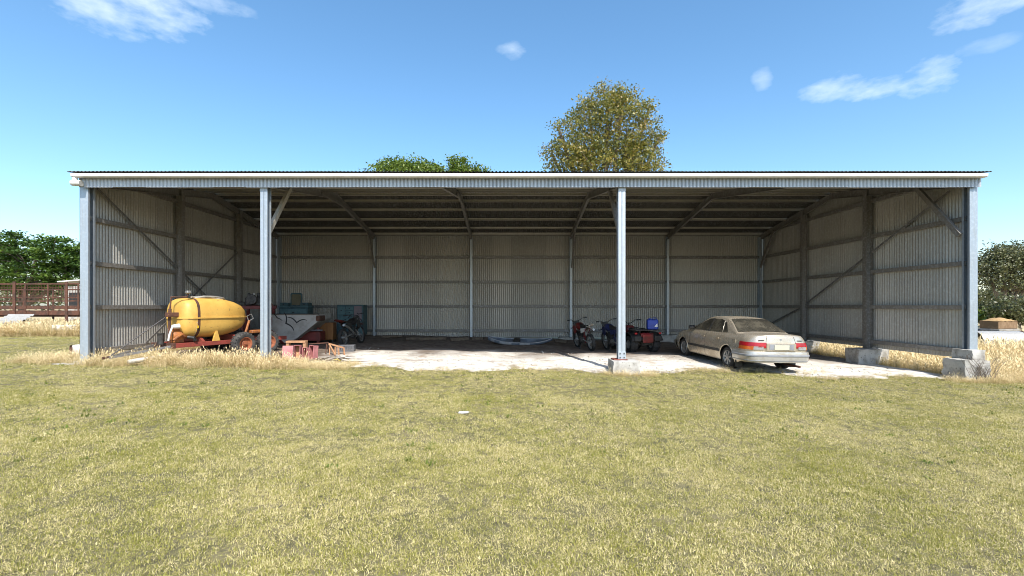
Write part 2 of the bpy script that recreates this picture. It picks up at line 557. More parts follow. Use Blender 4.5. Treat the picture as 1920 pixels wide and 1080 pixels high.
mb = MB()
rows = []
xs = list(np.arange(-10.85, 11.9, 0.16))
for k in range(72):
    f = k / 71
    row = []
    for x in xs:
        y = edge_front(x) + f * (21.6 - edge_front(x))
        bump = 0.012 * math.sin(x * 2.1 + y * 1.7) + 0.008 * math.sin(x * 5.3 - y * 4.1) + random.uniform(-0.006, 0.006)
        if 14.3 < y < 21:
            bump += 0.035 * max(0, math.sin(x * 1.1 + 0.6) * math.sin(y * 1.5))
        rise = smooth01(f / 0.03)
        row.append((x, y, gz(x, y) - 0.02 * (1 - rise) + (0.03 + bump) * rise))
    rows.append(row)
mb.grid(rows)
floor = mb.build('floor', m_floor, recalc=False, smooth=60)
a_ = floor.data.attributes.new('margin', 'FLOAT', 'POINT')
a_.data.foreach_set('value', np.array([v.co.y - edge_front(v.co.x) for v in floor.data.vertices], dtype=np.float32))
tag(floor, 'pale crushed limestone floor under the shed turning to brown dirt at the back', 'floor', kind='structure')


def fz(x, y):
    return gz(x, y) + 0.03 if (-10.8 < x < 11.8 and y > edge_front(x) + 0.3) else gz(x, y)


# ------------------------------------------------------------------ the shed
LX = [-10.89, -6.31, -1.78, 2.88, 7.40, 11.85]      # column lines
Y0, Y1, YR = 11.69, 21.42, 16.555                   # front, back, ridge
SL = 0.169
SIDE_Y = [14.93, 18.18]


def zroof(y):
    return 5.685 - SL * abs(y - YR)


shed = thing('farm_shed', 'long open-fronted corrugated zinc machinery shed on galvanised posts', 'shed', (0, 0, 0))


def shed_part(name, mbx, mat, parent=shed, smooth=None):
    return mbx.build(name, mat, parent, smooth)


def corr_sheet(width, ncorr, z0, ztop, depth=0.034, flip=1, broad=True):
    """one ribbed sheet in the xz plane, crests towards -y; ztop may be a function of x"""
    mbx = MB()
    lo, hi = [], []
    p = width / ncorr
    stops = [(0.0, 0.0)]
    for i in range(ncorr):
        if broad:
            stops += [(i + 0.26, 0.08), (i + 0.40, 0.75), (i + 0.50, 1.0), (i + 0.60, 0.75), (i + 0.74, 0.08), (i + 1.0, 0.0)]
        else:
            stops += [(i + 0.14, 0.10), (i + 0.36, 0.80), (i + 0.50, 1.0), (i + 0.64, 0.80), (i + 0.86, 0.10), (i + 1.0, 0.0)]
    stops.append((ncorr + 0.2, 0.05))          # side lap over the next sheet
    for u, d in stops:
        x, y = u * p, flip * d * depth
        lo.append((x, y, z0))
        hi.append((x, y, ztop(x) if callable(ztop) else ztop))
    mbx.grid([lo, hi])
    return mbx


# back wall: cladding sheets share one mesh
NB = 27
WB = (LX[5] - LX[0] + 0.1) / NB
back = MB().bar((LX[0], Y1 - 0.03, 4.775), (LX[5], Y1 - 0.03, 4.775), 0.10, 0.09).build('back_wall', 'zinc_old', shed)
me = corr_sheet(WB, 9, -0.03, 4.835).mesh('wall_sheet', 75)
me.materials.append(M['wall_sheet'])
for i in range(NB):
    link('wall_sheet', me, back, (LX[0] - 0.05 + i * WB, Y1 + 0.080 + 0.003 * (i % 2), random.uniform(-0.012, 0.006)))


def z_girt(mbx, a, b, inward, d=0.11, h=0.11):
    """zed girt: a web with a flange turned up and one turned down"""
    a, b, n = Vector(a), Vector(b), Vector(inward)
    mbx.bar(a + n * d / 2 + Vector((0, 0, h / 2)), b + n * d / 2 + Vector((0, 0, h / 2)), 0.006, d, up=n)
    mbx.bar(a + n * d, b + n * d, 0.006, h, up=(0, 0, 1))
    mbx.bar(a + n * d * 0.5 - Vector((0, 0, h / 2)), b + n * d * 0.5 - Vector((0, 0, h / 2)), 0.006, d, up=n)
    return mbx


GZ = [0.28, 1.42, 2.57, 3.73]
for z in GZ:
    for i in range(5):
        z_girt(MB(), (LX[i], Y1 + 0.075, z), (LX[i + 1], Y1 + 0.075, z), (0, -1, 0)).build('girt', 'zinc_rod', back)

# side walls follow the gable
for side, x0 in ((-1, LX[0]), (1, LX[5])):
    xo = x0 + side * 0.10
    inward = (-side, 0, 0)
    NS = 12
    WS = (Y1 - Y0 + 0.2) / NS
    wall = MB()
    for ya, yb in ((Y0, YR), (YR, Y1)):       # raking top member
        wall.bar((xo - side * 0.08, ya, zroof(ya) - 0.16), (xo - side * 0.08, yb, zroof(yb) - 0.16), 0.06, 0.10)
    wall = wall.build('side_wall', 'zinc_old', shed)
    for i in range(NS):
        ys = Y0 - 0.05 + i * WS
        o = corr_sheet(WS, 9, 0.08, lambda u, ys=ys: zroof(ys + u) - 0.03, flip=-side, broad=False).mesh('wall_sheet', 75)
        o.materials.append(M['wall_sheet'])
        ob = link('wall_sheet', o, wall, (xo + 0.003 * (i % 2), ys, random.uniform(-0.012, 0.008)))
        ob.rotation_euler = (0, 0, R(90))
    stops = [Y0 + 0.1] + SIDE_Y + [Y1 - 0.05]
    for z in GZ + [4.88]:
        for a, b in zip(stops[:-1], stops[1:]):
            if z > 4.5:
                lim = (zroof(0) - 0)  # trimmed where the gable is too low
                ok = [y for y in np.linspace(a, b, 40) if zroof(y) - 0.22 > z]
                if len(ok) < 6:
                    continue
                a, b = ok[0], ok[-1]
            z_girt(MB(), (xo - side * 0.016, a, z), (xo - side * 0.016, b, z), inward).build('girt', 'zinc_old', wall)
    # flat strap bracing
    for (ya, za, yb, zb) in (((12.0, 4.55, 18.2, 0.6), (13.6, 0.35, 18.2, 3.6)) if side < 0 else ((12.2, 4.55, 18.1, 1.55), (18.1, 1.5, 21.3, 0.4))):
        MB().bar((xo - side * 0.135, ya, za), (xo - side * 0.135, yb, zb), 0.012, 0.06).build('strap', 'zinc_rod', wall)
    # wall columns
    for y in SIDE_Y:
        c = MB()
        top = zroof(y) - 0.14
        zb = gz(x0, y) + 0.5 if side > 0 else gz(x0, y)
        zb = 0.06 if side > 0 else gz(x0, y)
        xc = x0 - side * 0.10
        c.bar((xc, y, zb), (xc, y, top), 0.008, 0.19, up=(1, 0, 0))
        for k in (-1, 1):
            c.bar((xc + k * 0.095, y, zb), (xc + k * 0.095, y, top), 0.16, 0.008, up=(1, 0, 0))
        shed_part('column', c, 'zinc_old' if side < 0 else 'zinc_old')

# back columns
for i, x in enumerate(LX):
    c = MB()
    xx = x + (0.12 if i == 0 else -0.12 if i == 5 else 0)
    c.bar((xx, Y1 - 0.10, -0.1), (xx, Y1 - 0.10, 4.66), 0.008, 0.18, up=(0, 1, 0))
    for k in (-1, 1):
        c.bar((xx, Y1 - 0.10 + k * 0.088, -0.1), (xx, Y1 - 0.10 + k * 0.088, 4.66), 0.11, 0.008, up=(0, 1, 0))
    shed_part('column', c, 'zinc')


# front posts: two lipped channels back to back
def channel_post(x, y, z0, z1, w=0.19, d=0.20, flip=1, double=True):
    c = MB()
    if double:
        for k in (-1, 1):
            xw = x + k * 0.007
            c.bar((xw, y, z0), (xw, y, z1), 0.006, d, up=(0, 1, 0))
            for s in (-1, 1):
                xf = x + k * (0.012 + (w / 2 - 0.012) / 2)
                c.bar((xf, y + s * (d / 2 - 0.003), z0), (xf, y + s * (d / 2 - 0.003), z1), w / 2 - 0.014, 0.006, up=(0, 1, 0))
                c.bar((x + k * (w / 2 - 0.003), y + s * (d / 2 - 0.022), z0), (x + k * (w / 2 - 0.003), y + s * (d / 2 - 0.022), z1), 0.006, 0.035, up=(0, 1, 0))
    else:
        xw = x - flip * w / 2
        c.bar((xw, y, z0), (xw, y, z1), 0.006, d, up=(0, 1, 0))
        for s in (-1, 1):
            c.bar((x, y + s * (d / 2 - 0.003), z0), (x, y + s * (d / 2 - 0.003), z1), w - 0.006, 0.006, up=(0, 1, 0))
            c.bar((x + flip * (w / 2 - 0.002), y + s * (d / 2 - 0.03), z0), (x + flip * (w / 2 - 0.002), y + s * (d / 2 - 0.03), z1), 0.006, 0.05, up=(0, 1, 0))
    return c


pA = shed_part('post', channel_post(LX[0] + 0.02, Y0 + 0.05, gz(LX[0], Y0) - 0.05, 4.72, 0.2, 0.21, 1, False), 'zinc')
pB = shed_part('post', channel_post(LX[1] + 0.03, Y0 + 0.05, gz(LX[1], Y0) - 0.02, 4.72, 0.18, 0.20), 'zinc')
pC = shed_part('post', channel_post(LX[3], Y0 + 0.05, 0.1, 4.72, 0.18, 0.20), 'zinc')
pD = shed_part('post', channel_post(LX[5] + 0.02, Y0 + 0.05, 0.34, 4.72, 0.2, 0.21, -1, False), 'zinc')
# base plates and bolts
shed_part('base_plate', MB().cbox(LX[3] - 0.22, LX[3] + 0.13, Y0 - 0.12, Y0 + 0.24, 0.075, 0.1, 0.004), 'red_plate')
fp = shed_part('cleat', MB().cbox(LX[3] - 0.098, LX[3] + 0.098, Y0 - 0.066, Y0 - 0.054, 0.10, 0.29, 0.002), 'zinc')
for dx in (-0.05, 0.05):
    for dz in (0.14, 0.24):
        MB().lathe([(Y0 - 0.068, 0.0), (Y0 - 0.083, 0.0001), (Y0 - 0.083, 0.016), (Y0 - 0.066, 0.016)], 'y', 8,
                   Matrix.Translation((LX[3] + dx, 0, dz))).build('bolt', 'bolt', fp)
for x in (LX[1] + 0.03, LX[3]):
    shed_part('cleat', MB().cbox(x - 0.095, x + 0.095, Y0 - 0.064, Y0 - 0.053, 4.40, 4.50, 0.002), 'fascia_sheet')


# concrete piers, broken surfaces
def rough_block(x0, x1, y0, y1, z0, z1, n=6, amp=0.02, seed=1):
    import bmesh
    bm = bmesh.new()
    bmesh.ops.create_cube(bm, size=1)
    bmesh.ops.subdivide_edges(bm, edges=bm.edges[:], cuts=n, use_grid_fill=True)
    rr = random.Random(seed)
    for v in bm.verts:
        p = v.co * 2
        edge = sum(1 for c in p if abs(c) > 0.98)
        k = amp * (1 if edge < 2 else 1.6)
        x = x0 + (v.co.x + .5) * (x1 - x0)
        y = y0 + (v.co.y + .5) * (y1 - y0)
        z = z0 + (v.co.z + .5) * (z1 - z0)
        q = Vector((x + rr.uniform(-k, k), y + rr.uniform(-k, k), z + rr.uniform(-k, k) * .7))
        if edge >= 2:
            q += (Vector(((x0 + x1) / 2, (y0 + y1) / 2, (z0 + z1) / 2)) - q).normalized() * amp * rr.uniform(0.3, 1.6)
        v.co = q
    mbx = MB()
    bm.verts.index_update()
    mbx.v = [tuple(v.co) for v in bm.verts]
    mbx.f = [tuple(v.index for v in f.verts) for f in bm.faces]
    bm.free()
    return mbx


shed_part('pier', rough_block(2.60, 3.27, 11.38, 12.05, -0.5, 0.075, 6, 0.009, 3), 'concrete', smooth=25)
shed_part('pier', rough_block(11.42, 12.09, 11.40, 12.02, -0.75, 0.10, 6, 0.016, 4), 'concrete', smooth=25)
shed_part('pier', rough_block(11.64, 11.97, 11.44, 11.98, 0.08, 0.345, 4, 0.006, 5), 'concrete', smooth=25)
shed_part('pier', rough_block(11.22, 12.22, 14.62, 15.24, -0.8, 0.07, 6, 0.012, 6), 'concrete', smooth=25)
shed_part('pier', rough_block(11.30, 12.22, 17.9, 18.5, -0.8, 0.07, 5, 0.012, 7), 'concrete', smooth=25)
shed_part('pier', rough_block(11.3, 12.2, 21.1, 21.7, -0.8, 0.05, 5, 0.012, 9), 'concrete', smooth=25)
shed_part('pier', rough_block(6.9, 7.9, 20.95, 21.55, -0.6, 0.1, 5, 0.012, 10), 'concrete', smooth=25)
shed_part('pier', rough_block(2.3, 3.3, 20.95, 21.55, -0.6, 0.0, 5, 0.012, 12), 'concrete', smooth=25)
shed_part('pier', rough_block(-11.45, -10.4, 11.25, 12.1, -0.35, 0.035, 5, 0.012, 8), 'concrete', smooth=25)

# rafters, ridge ties and knee braces on every column line
for i, x in enumerate(LX):
    xx = x + (0.1 if i == 0 else -0.1 if i == 5 else 0)
    for ya, yb in ((Y0 + 0.02, YR), (Y1 - 0.02, YR)):
        c = MB()
        za, zb = zroof(ya) - 0.235, zroof(yb) - 0.235
        c.bar((xx, ya, za), (xx, yb, zb), 0.008, 0.22)
        for s in (-1, 1):
            c.bar((xx, ya, za + s * 0.106), (xx, yb, zb + s * 0.106), 0.09, 0.008)
        shed_part('rafter', c, 'zinc_old')
    if i in (1, 2):
        zz = zroof(YR) - 0.46
        shed_part('ridge_tie', MB().bar((xx + 0.05, YR - 1.35, zz), (xx + 0.05, YR + 1.35, zz), 0.05, 0.10), 'zinc_old')
    if i in (1, 3, 5):
        c = MB().bar((xx + (0.03 if i < 5 else -.04), 20.15, zroof(20.15) - 0.30), (xx + (0.03 if i < 5 else -.04), Y1 - 0.20, 3.25), 0.05, 0.13, up=(0, 1, 0))
        shed_part('knee_brace', c, 'zinc_old')
    if i in (1, 3, 5):
        c = MB().bar((xx + (0.0 if i < 5 else -.02), Y0 + 0.16, 3.30), (xx + (0.0 if i < 5 else -.02), 13.1, zroof(13.1) - 0.26), 0.09, 0.12, up=(0, 1, 0))
        shed_part('knee_brace', c, 'zinc_old' if i > 1 else 'purlin')

# header beam over the front opening
shed_part('header', MB().bar((LX[0], Y0 + 0.05, 4.62), (LX[5], Y0 + 0.05, 4.62), 0.12, 0.20), 'zinc_old')
# purlins, one length per bay
for s in (0.25, 0.85, 1.75, 2.82, 3.90, 4.70):
    for sg in (-1, 1):
        y = YR + sg * s
        for i in range(5):
            c = MB()
            z = zroof(y) - 0.075
            c.bar((LX[i], y, z), (LX[i + 1], y, z), 0.006, 0.10)
            c.bar((LX[i], y - 0.028, z - 0.05), (LX[i + 1], y - 0.028, z - 0.05), 0.06, 0.006)
            c.bar((LX[i], y + 0.028, z + 0.047), (LX[i + 1], y + 0.028, z + 0.047), 0.06, 0.006)
            shed_part('purlin', c, 'purlin')

# roof: corrugated sheets running up the slope
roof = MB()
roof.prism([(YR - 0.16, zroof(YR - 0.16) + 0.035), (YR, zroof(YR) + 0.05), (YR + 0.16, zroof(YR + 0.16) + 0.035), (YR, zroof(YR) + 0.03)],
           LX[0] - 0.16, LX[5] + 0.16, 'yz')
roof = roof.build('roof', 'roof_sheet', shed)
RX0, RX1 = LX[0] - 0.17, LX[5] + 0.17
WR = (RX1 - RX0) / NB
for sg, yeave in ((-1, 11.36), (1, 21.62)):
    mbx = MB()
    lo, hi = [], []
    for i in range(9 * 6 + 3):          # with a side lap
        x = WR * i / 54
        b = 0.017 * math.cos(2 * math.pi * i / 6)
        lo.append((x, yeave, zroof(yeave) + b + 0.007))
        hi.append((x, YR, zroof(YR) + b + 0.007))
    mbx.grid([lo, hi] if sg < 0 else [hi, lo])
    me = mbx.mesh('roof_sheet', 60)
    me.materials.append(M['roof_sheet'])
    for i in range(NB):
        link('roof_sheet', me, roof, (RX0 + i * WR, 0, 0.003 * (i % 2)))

# fascia of short corrugated sheets
fas = MB().bar((LX[0] - 0.02, Y0 - 0.085, 4.735), (LX[5] + 0.1, Y0 - 0.085, 4.735), 0.03, 0.03).build('fascia', 'fascia_sheet', shed)
FX0, FX1 = LX[0] - 0.03, LX[5] + 0.11
WF = (FX1 - FX0) / NB
me = corr_sheet(WF, 9, 4.475, 4.76, 0.030).mesh('fascia_sheet', 60)
me.materials.append(M['fascia_sheet'])
for i in range(NB):
    link('fascia_sheet', me, fas, (FX0 + i * WF, Y0 - 0.14 + 0.003 * (i % 2), random.uniform(-0.004, 0.004)))
# gutter, an open quad profile, with end stops and outlet
prof = [(11.51, 4.765), (11.51, 4.685), (11.40, 4.685), (11.365, 4.70), (11.355, 4.765), (11.37, 4.775), (11.375, 4.765), (11.385, 4.715), (11.41, 4.70), (11.50, 4.70), (11.50, 4.765)]
g = MB().prism(prof, LX[0] - 0.06, LX[5] + 0.10, 'yz').build('gutter', 'gutter', shed)
for x in (LX[0] - 0.064, LX[5] + 0.104):
    MB().prism(prof[:6], x - 0.003, x + 0.003, 'yz').build('end_stop', 'gutter', g)
MB().tube([(LX[0] - 0.02, 11.43, 4.68), (LX[0] - 0.02, 11.43, 4.60), (LX[0] - 0.02, 11.44, 4.56), (LX[0] - 0.02, 11.47, 4.54)], 0.055, 12).build('outlet', 'pvc', g, smooth=40)
MB().tube([(LX[0] - 0.10, 11.44, 4.555), (LX[0] + 0.12, 11.455, 4.545)], 0.075, 14).build('outlet', 'pvc', g, smooth=40)
# bottom rail lying at the foot of the left wall
shed_part('sill_rail', MB().bar((LX[0] + 0.02, 12.0, 0.16), (LX[0] + 0.02, 21.2, 0.16), 0.08, 0.06), 'zinc_old')


# ------------------------------------------------------------------ the sedan
def build_car():
    X, Y = 6.87, 14.13
    car = thing('sedan_car', 'dusty champagne four-door sedan parked nose-in with its tail in the sun', 'car',
                (X, Y, fz(X, Y)), (0.0137, 0.0193, R(3.8)))
    LH = 2.38
    AX = ((-1.30), 1.42)
    ZW, RA = 0.305, 0.345

    def lerp_tab(tab, z):
        if z <= tab[0][0]:
            return tab[0][1]
        for (a, b), (c, d) in zip(tab[:-1], tab[1:]):
            if z <= c:
                return b + (d - b) * (z - a) / (c - a)
        return tab[-1][1]
    side_in = [(0.16, 0.085), (0.24, 0.04), (0.36, 0.012), (0.5, 0.0), (0.62, 0.0), (0.74, 0.018), (0.86, 0.05), (0.93, 0.095), (1.0, 0.15)]
    rear_in = [(0.16, 0.16), (0.3, 0.06), (0.56, 0.05), (0.6, 0.045), (0.72, 0.035), (0.86, 0.055), (0.95, 0.075), (1.02, 0.13)]
    front_in = [(0.16, 0.18), (0.3, 0.03), (0.5, 0.0), (0.62, 0.05), (0.72, 0.20), (0.8, 0.3)]

    def ztop(y):
        tab = [(-2.4, 0.985), (-1.5, 1.0), (-0.8, 0.965), (0.9, 0.935), (1.2, 0.915), (2.0, 0.80), (2.4, 0.70)]
        return lerp_tab(tab, y)

    def zbot(y):
        z = 0.20 + 0.09 * smooth01((-y - 1.7) / 0.35)
        for a in AX:
            d = abs(y - a)
            if d < RA:
                z = max(z, ZW + math.sqrt(RA * RA - d * d))
            elif d < RA + 0.03:
                z = max(z, 0.20 + (ZW - 0.20) * (1 - (d - RA) / 0.03))
        return z
    # half outline, rear centre to front centre
    half = []
    cr = 0.30
    for k in range(9):
        half.append((0.885 * 0.60 * k / 8, -LH + 0.02 * (k / 8) ** 2, 0))
    for k in range(1, 9):
        a = math.pi / 2 * k / 9
        half.append((0.53 + 0.325 * math.sin(a) ** 0.9, -LH + 0.02 + 0.34 * (1 - math.cos(a)) ** 1.05, 1))
    y = -LH + 0.36
    while y < LH - 0.45:
        half.append((0.885 - 0.03 * abs(y / LH) ** 3, y, 1))
        near = min(abs(abs(y - a) - RA) for a in AX)
        y += 0.018 if near < 0.09 else 0.05
    for k in range(1, 9):
        a = math.pi / 2 * k / 9
        half.append((0.52 + 0.34 * math.cos(a), LH - 0.45 + 0.40 * math.sin(a), 1))
    for k in range(7):
        half.append((0.50 * (1 - k / 6), LH - 0.04 + 0.04 * (k / 6), 0))
    NSEG = len(half)

    def pt(i, z, off=0.0):
        hx, hy, _ = half[i]
        wx = hx * (1 - lerp_tab(side_in, z) / 0.885) + off * min(1, hx / 0.6)
        ty = hy / LH
        yin = lerp_tab(rear_in, z) if hy < 0 else lerp_tab(front_in, z)
        yy = hy - math.copysign(yin * min(1, max(0, (abs(hy) - 1.2) / 0.9)) ** 1.5, hy)
        if hy < -1.9:
            yy -= off * min(1, (-hy - 1.9) / 0.4)
        if hy > 1.9:
            yy += off * min(1, (hy - 1.9) / 0.4)
        return (wx, yy, z)
    levels = [0, .06, .14, .22, .3, .38, .46, .54, .62, .7, .78, .85, .91, .96, 1.0]
    body = MB()
    for sgn in (-1, 1):
        rows = []
        for s in levels:
            row = []
            for i in range(NSEG):
                zb, zt_ = zbot(half[i][1]), ztop(half[i][1])
                p = pt(i, zb + s * (zt_ - zb))
                row.append((sgn * p[0], p[1], p[2]))
            rows.append(row)
        body.grid(rows)
    # bonnet, cowl and boot lid
    rows = []
    for i in range(NSEG):
        zt_ = ztop(half[i][1])
        p = pt(i, zt_)
        row = []
        for k in range(-6, 7):
            f = k / 6
            row.append((p[0] * f, p[1], zt_ + 0.035 * (1 - f * f) * min(1, p[0] / 0.5)))
        rows.append(row)
    body.grid(rows)
    body.build('body', 'car_paint', car, smooth=40)
    # underbody and wheel wells
    MB().prism([(-2.15, 0.34), (-1.7, 0.21), (2.15, 0.21), (2.15, 0.78), (-2.15, 0.78)], -0.6, 0.6, 'yz').build('underbody', 'car_dark', car)

    # cabin
    zb_, base_w = 0.955, 0.775
    cab = [(-1.62, 0.985, 0.66), (-1.50, 1.045, 0.67), (-1.2, 1.21, 0.625), (-0.92, 1.348, 0.575), (-0.82, 1.382, 0.56), (-0.6, 1.402, 0.555),
           (-0.2, 1.412, 0.555), (0.1, 1.398, 0.555), (0.2, 1.378, 0.56), (0.5, 1.245, 0.60), (0.85, 1.08, 0.655), (1.12, 0.95, 0.70)]

    def wside(z):
        return base_w - 0.012 + (0.575 - base_w) * (z - zb_) / (1.36 - zb_)
    rows = []
    for (y, z, w) in cab:
        ws = min(wside(z - 0.02), base_w)
        row = [(base_w, y, 0.90), (min(base_w, wside(0.97)), y, min(0.96, z)), ((wside((z + zb_) / 2)), y, (z + zb_) / 2), (ws, y, z - 0.03),
               (ws - 0.022, y, z - 0.008), (ws * 0.8, y, z + 0.006), (ws * 0.4, y, z + 0.018), (0, y, z + 0.022)]
        rows.append(row + [(-p[0], p[1], p[2]) for p in row[-2::-1]])
    MB().grid(rows).build('cabin', 'car_paint', car, smooth=38)

    # glass: panes standing a few millimetres proud
    def cab_at(y):
        for a, b in zip(cab[:-1], cab[1:]):
            if a[0] <= y <= b[0]:
                f = (y - a[0]) / (b[0] - a[0])
                return a[1] + f * (b[1] - a[1])
        return 0.95

    def screen(y0, y1, name, inset, off):
        mbx = MB()
        rows = []
        for k in range(9):
            y = y0 + (y1 - y0) * k / 8
            z = cab_at(y)
            w = min(wside(z - 0.02), base_w) - inset
            row = []
            for j in range(-6, 7):
                f = j / 6
                row.append((w * f, y + off * 0.6, z + 0.02 * (1 - f * f) + off * 0.8 + 0.003))
            rows.append(row)
        mbx.grid(rows)
        return mbx.build(name, 'car_glass', car, smooth=60)
    rw = screen(-1.535, -0.90, 'rear_window', 0.055, 0.0)
    rw.location = (0, -0.006, 0.010)
    ws = screen(0.27, 1.06, 'windscreen', 0.05, 0.0)
    ws.location = (0, 0.006, 0.008)

    def side_pane(poly, name, mat='car_glass', off=0.006):
        for sgn in (-1, 1):
            mbx = MB()
            vs = [(sgn * (wside(z) + off), y, z) for (y, z) in poly]
            vs2 = [(sgn * (wside(z) - 0.02), y, z) for (y, z) in poly]
            n = len(poly)
            mbx.add(vs + vs2, [tuple(range(n))] + [(i, (i + 1) % n, n + (i + 1) % n, n + i) for i in range(n)])
            mbx.build(name, mat, car)
    side_pane([(-0.02, 0.972), (0.93, 0.972), (0.80, 1.05), (0.42, 1.235), (0.16, 1.33), (-0.02, 1.345)], 'front_side_window')
    side_pane([(-0.83, 0.985), (-0.10, 0.975), (-0.10, 1.345), (-0.52, 1.34), (-0.70, 1.30)], 'rear_side_window')
    side_pane([(-1.12, 1.0), (-0.88, 0.988), (-0.76, 1.28), (-0.84, 1.255)], 'quarter_window')
    side_pane([(-0.095, 0.96), (-0.025, 0.96), (-0.025, 1.35), (-0.095, 1.35)], 'pillar_trim', 'car_dark', 0.009)

    # panels that follow the body: moulding, lamps, bumper, garnish
    def wrap(i0, i1, z0, z1, off, name, mat, nz_=4, both=True, parent=car, thick=True):
        res = []
        for sgn in ((-1, 1) if both else (1,)):
            mbx = MB()
            rows = [[(sgn * pt(i, z0 + (z1 - z0) * k / nz_, off)[0], *pt(i, z0 + (z1 - z0) * k / nz_, off)[1:]) for i in range(i0, i1 + 1)] for k in range(nz_ + 1)]
            if thick:
                rows = [[(sgn * pt(i, z0, -0.01)[0], *pt(i, z0, -0.01)[1:]) for i in range(i0, i1 + 1)]] + rows + \
                       [[(sgn * pt(i, z1, -0.01)[0], *pt(i, z1, -0.01)[1:]) for i in range(i0, i1 + 1)]]
            mbx.grid(rows)
            res.append(mbx.build(name, mat, parent, smooth=45))
        return res

    def full(z0, z1, off, name, mat, i1, front=False, nz_=5, parent=car):
        idx = list(range(i1, -1, -1))
        mbx = MB()
        zs = [z0] + [z0 + (z1 - z0) * k / nz_ for k in range(nz_ + 1)] + [z1]
        offs = [-0.02] + [off * (0.75 if k in (0, nz_) else 1) for k in range(nz_ + 1)] + [-0.02]
        rows = []
        for z, o in zip(zs, offs):
            r = []
            for i in idx:
                p = pt(i, z, o)
                r.append((-p[0], p[1], p[2]))
            for i in idx[::-1][1:]:
                p = pt(i, z, o)
                r.append(p)
            rows.append(r)
        mbx.grid(rows)
        return mbx.build(name, mat, parent, smooth=50)
    rear_end = 18 + 7
    bump = full(0.30, 0.575, 0.055, 'rear_bumper', 'car_bumper', rear_end)
    full(0.445, 0.51, 0.066, 'bumper_strip', 'car_trim', rear_end, parent=bump)
    full(0.335, 0.36, 0.060, 'bumper_strip', 'car_trim', rear_end, parent=bump)
    # tail lamps: red over amber, wrapping the corners
    for a, b, z0, z1, nm, mt in ((9, 19, 0.715, 0.815, 'tail_lamp', 'lamp_red'), (6, 9, 0.68, 0.815, 'tail_lamp', 'lamp_red'),
                                 (11, 19, 0.625, 0.712, 'indicator_lamp', 'lamp_amber'), (7, 11, 0.63, 0.712, 'reversing_lamp', 'lamp_clear')):
        wrap(a, b, z0, z1, 0.014, nm, mt)
    # number plate surround between the lamps
    g0 = pt(0, 0.70)[1]
    sur = MB().cbox(-0.40, 0.40, g0 - 0.022, g0 + 0.03, 0.60, 0.80, 0.012).build('plate_surround', 'car_paint', car)
    MB().cbox(-0.33, 0.33, g0 - 0.026, g0 - 0.015, 0.625, 0.775, 0.004).build('plate_recess', 'car_trim', sur)
    pl = MB().cbox(-0.20, 0.20, g0 - 0.037, g0 - 0.027, 0.635, 0.755, 0.003).build('number_plate', 'plate', car)
    yb = pt(0, 0.90)[1]
    MB().cbox(-0.025, 0.025, yb - 0.008, yb + 0.01, 0.875, 0.915, 0.003).build('boot_badge', 'car_trim', car)
    for sx in (-1, 1):
        MB().cbox(sx * 0.52 - 0.07, sx * 0.52 + 0.07, yb - 0.006, yb + 0.02, 0.862, 0.88, 0.002).build('boot_badge', 'car_dark', car)
    def near_i0(y):
        return min(range(NSEG), key=lambda i: abs(half[i][1] - y) + (0 if half[i][2] else 9))
    # boot lid shut lines
    MB().bar((-0.62, pt(0, 0.93)[1] + 0.62, 1.0285), (0.62, pt(0, 0.93)[1] + 0.62, 1.0285), 0.008, 0.006).build('shut_line', 'car_dark', car)
    for sgn in (-1, 1):
        MB().tube([(sgn * pt(5, z, 0.001)[0] * 1.25, pt(6, z, 0.0)[1], z) for z in np.linspace(0.82, 0.975, 6)], 0.005, 5).build('shut_line', 'car_dark', car)
        p = pt(near_i0(-1.62), 0.78, 0.004)
        MB().cbox(sgn * p[0] - 0.006, sgn * p[0] + 0.006, -1.70, -1.54, 0.71, 0.85, 0.004).build('fuel_flap' if sgn < 0 else 'quarter_trim', 'car_paint', car)
    # side mouldings, handles, door gaps
    side_idx = [i for i in range(NSEG) if half[i][2] == 1]

    def near_i(y):
        return min(side_idx, key=lambda i: abs(half[i][1] - y))
    for ya, yb2 in ((-0.93, 1.02),):
        wrap(near_i(ya), near_i(yb2), 0.43, 0.50, 0.012, 'side_moulding', 'car_dark', 3)
    wrap(near_i(-1.98), near_i(-1.68), 0.46, 0.50, 0.010, 'side_moulding', 'car_dark', 2)
    for y in (0.93, -0.07, -0.90):
        wrap(near_i(y), near_i(y) + 0 if False else near_i(y + 0.012) if near_i(y + 0.012) != near_i(y) else near_i(y) + 1, 0.24, 0.93, 0.0015, 'door_gap', 'car_dark', 6, thick=False) if False else None
        for sgn in (-1, 1):
            i = near_i(y)
            pts = [pt(i, z, 0.0) for z in np.linspace(0.24 if y > -0.8 else 0.62, 0.93, 9)]
            MB().tube([(sgn * p[0], p[1], p[2]) for p in pts], 0.005, 5).build('door_gap', 'car_dark', car)
    for y in (0.06, -0.78):
        for sgn in (-1, 1):
            p = pt(near_i(y), 0.80, 0.02)
            MB().cbox(sgn * p[0] - 0.015, sgn * p[0] + 0.015, y - 0.085, y + 0.085, 0.785, 0.82, 0.006).build('door_handle', 'car_paint', car)
    # wheel arch lips
    for a in AX:
        for sgn in (-1, 1):
            pts = []
            for k in range(17):
                th = math.pi * k / 16
                yy, zz = a + math.cos(th) * (RA + 0.012), ZW + math.sin(th) * (RA + 0.012)
                p = pt(near_i(yy), zz, 0.004)
                pts.append((sgn * p[0], yy, zz))
            MB().tube(pts, 0.016, 6).build('arch_lip', 'car_paint', car, smooth=60)
    # mirrors
    for sgn in (-1, 1):
        m_ = MB().cbox(sgn * 0.80, sgn * 0.98, 0.72, 0.84, 0.96, 1.09, 0.03) if sgn > 0 else MB().cbox(-0.98, -0.80, 0.72, 0.84, 0.96, 1.09, 0.03)
        m_.build('mirror', 'car_dark', car, smooth=60)
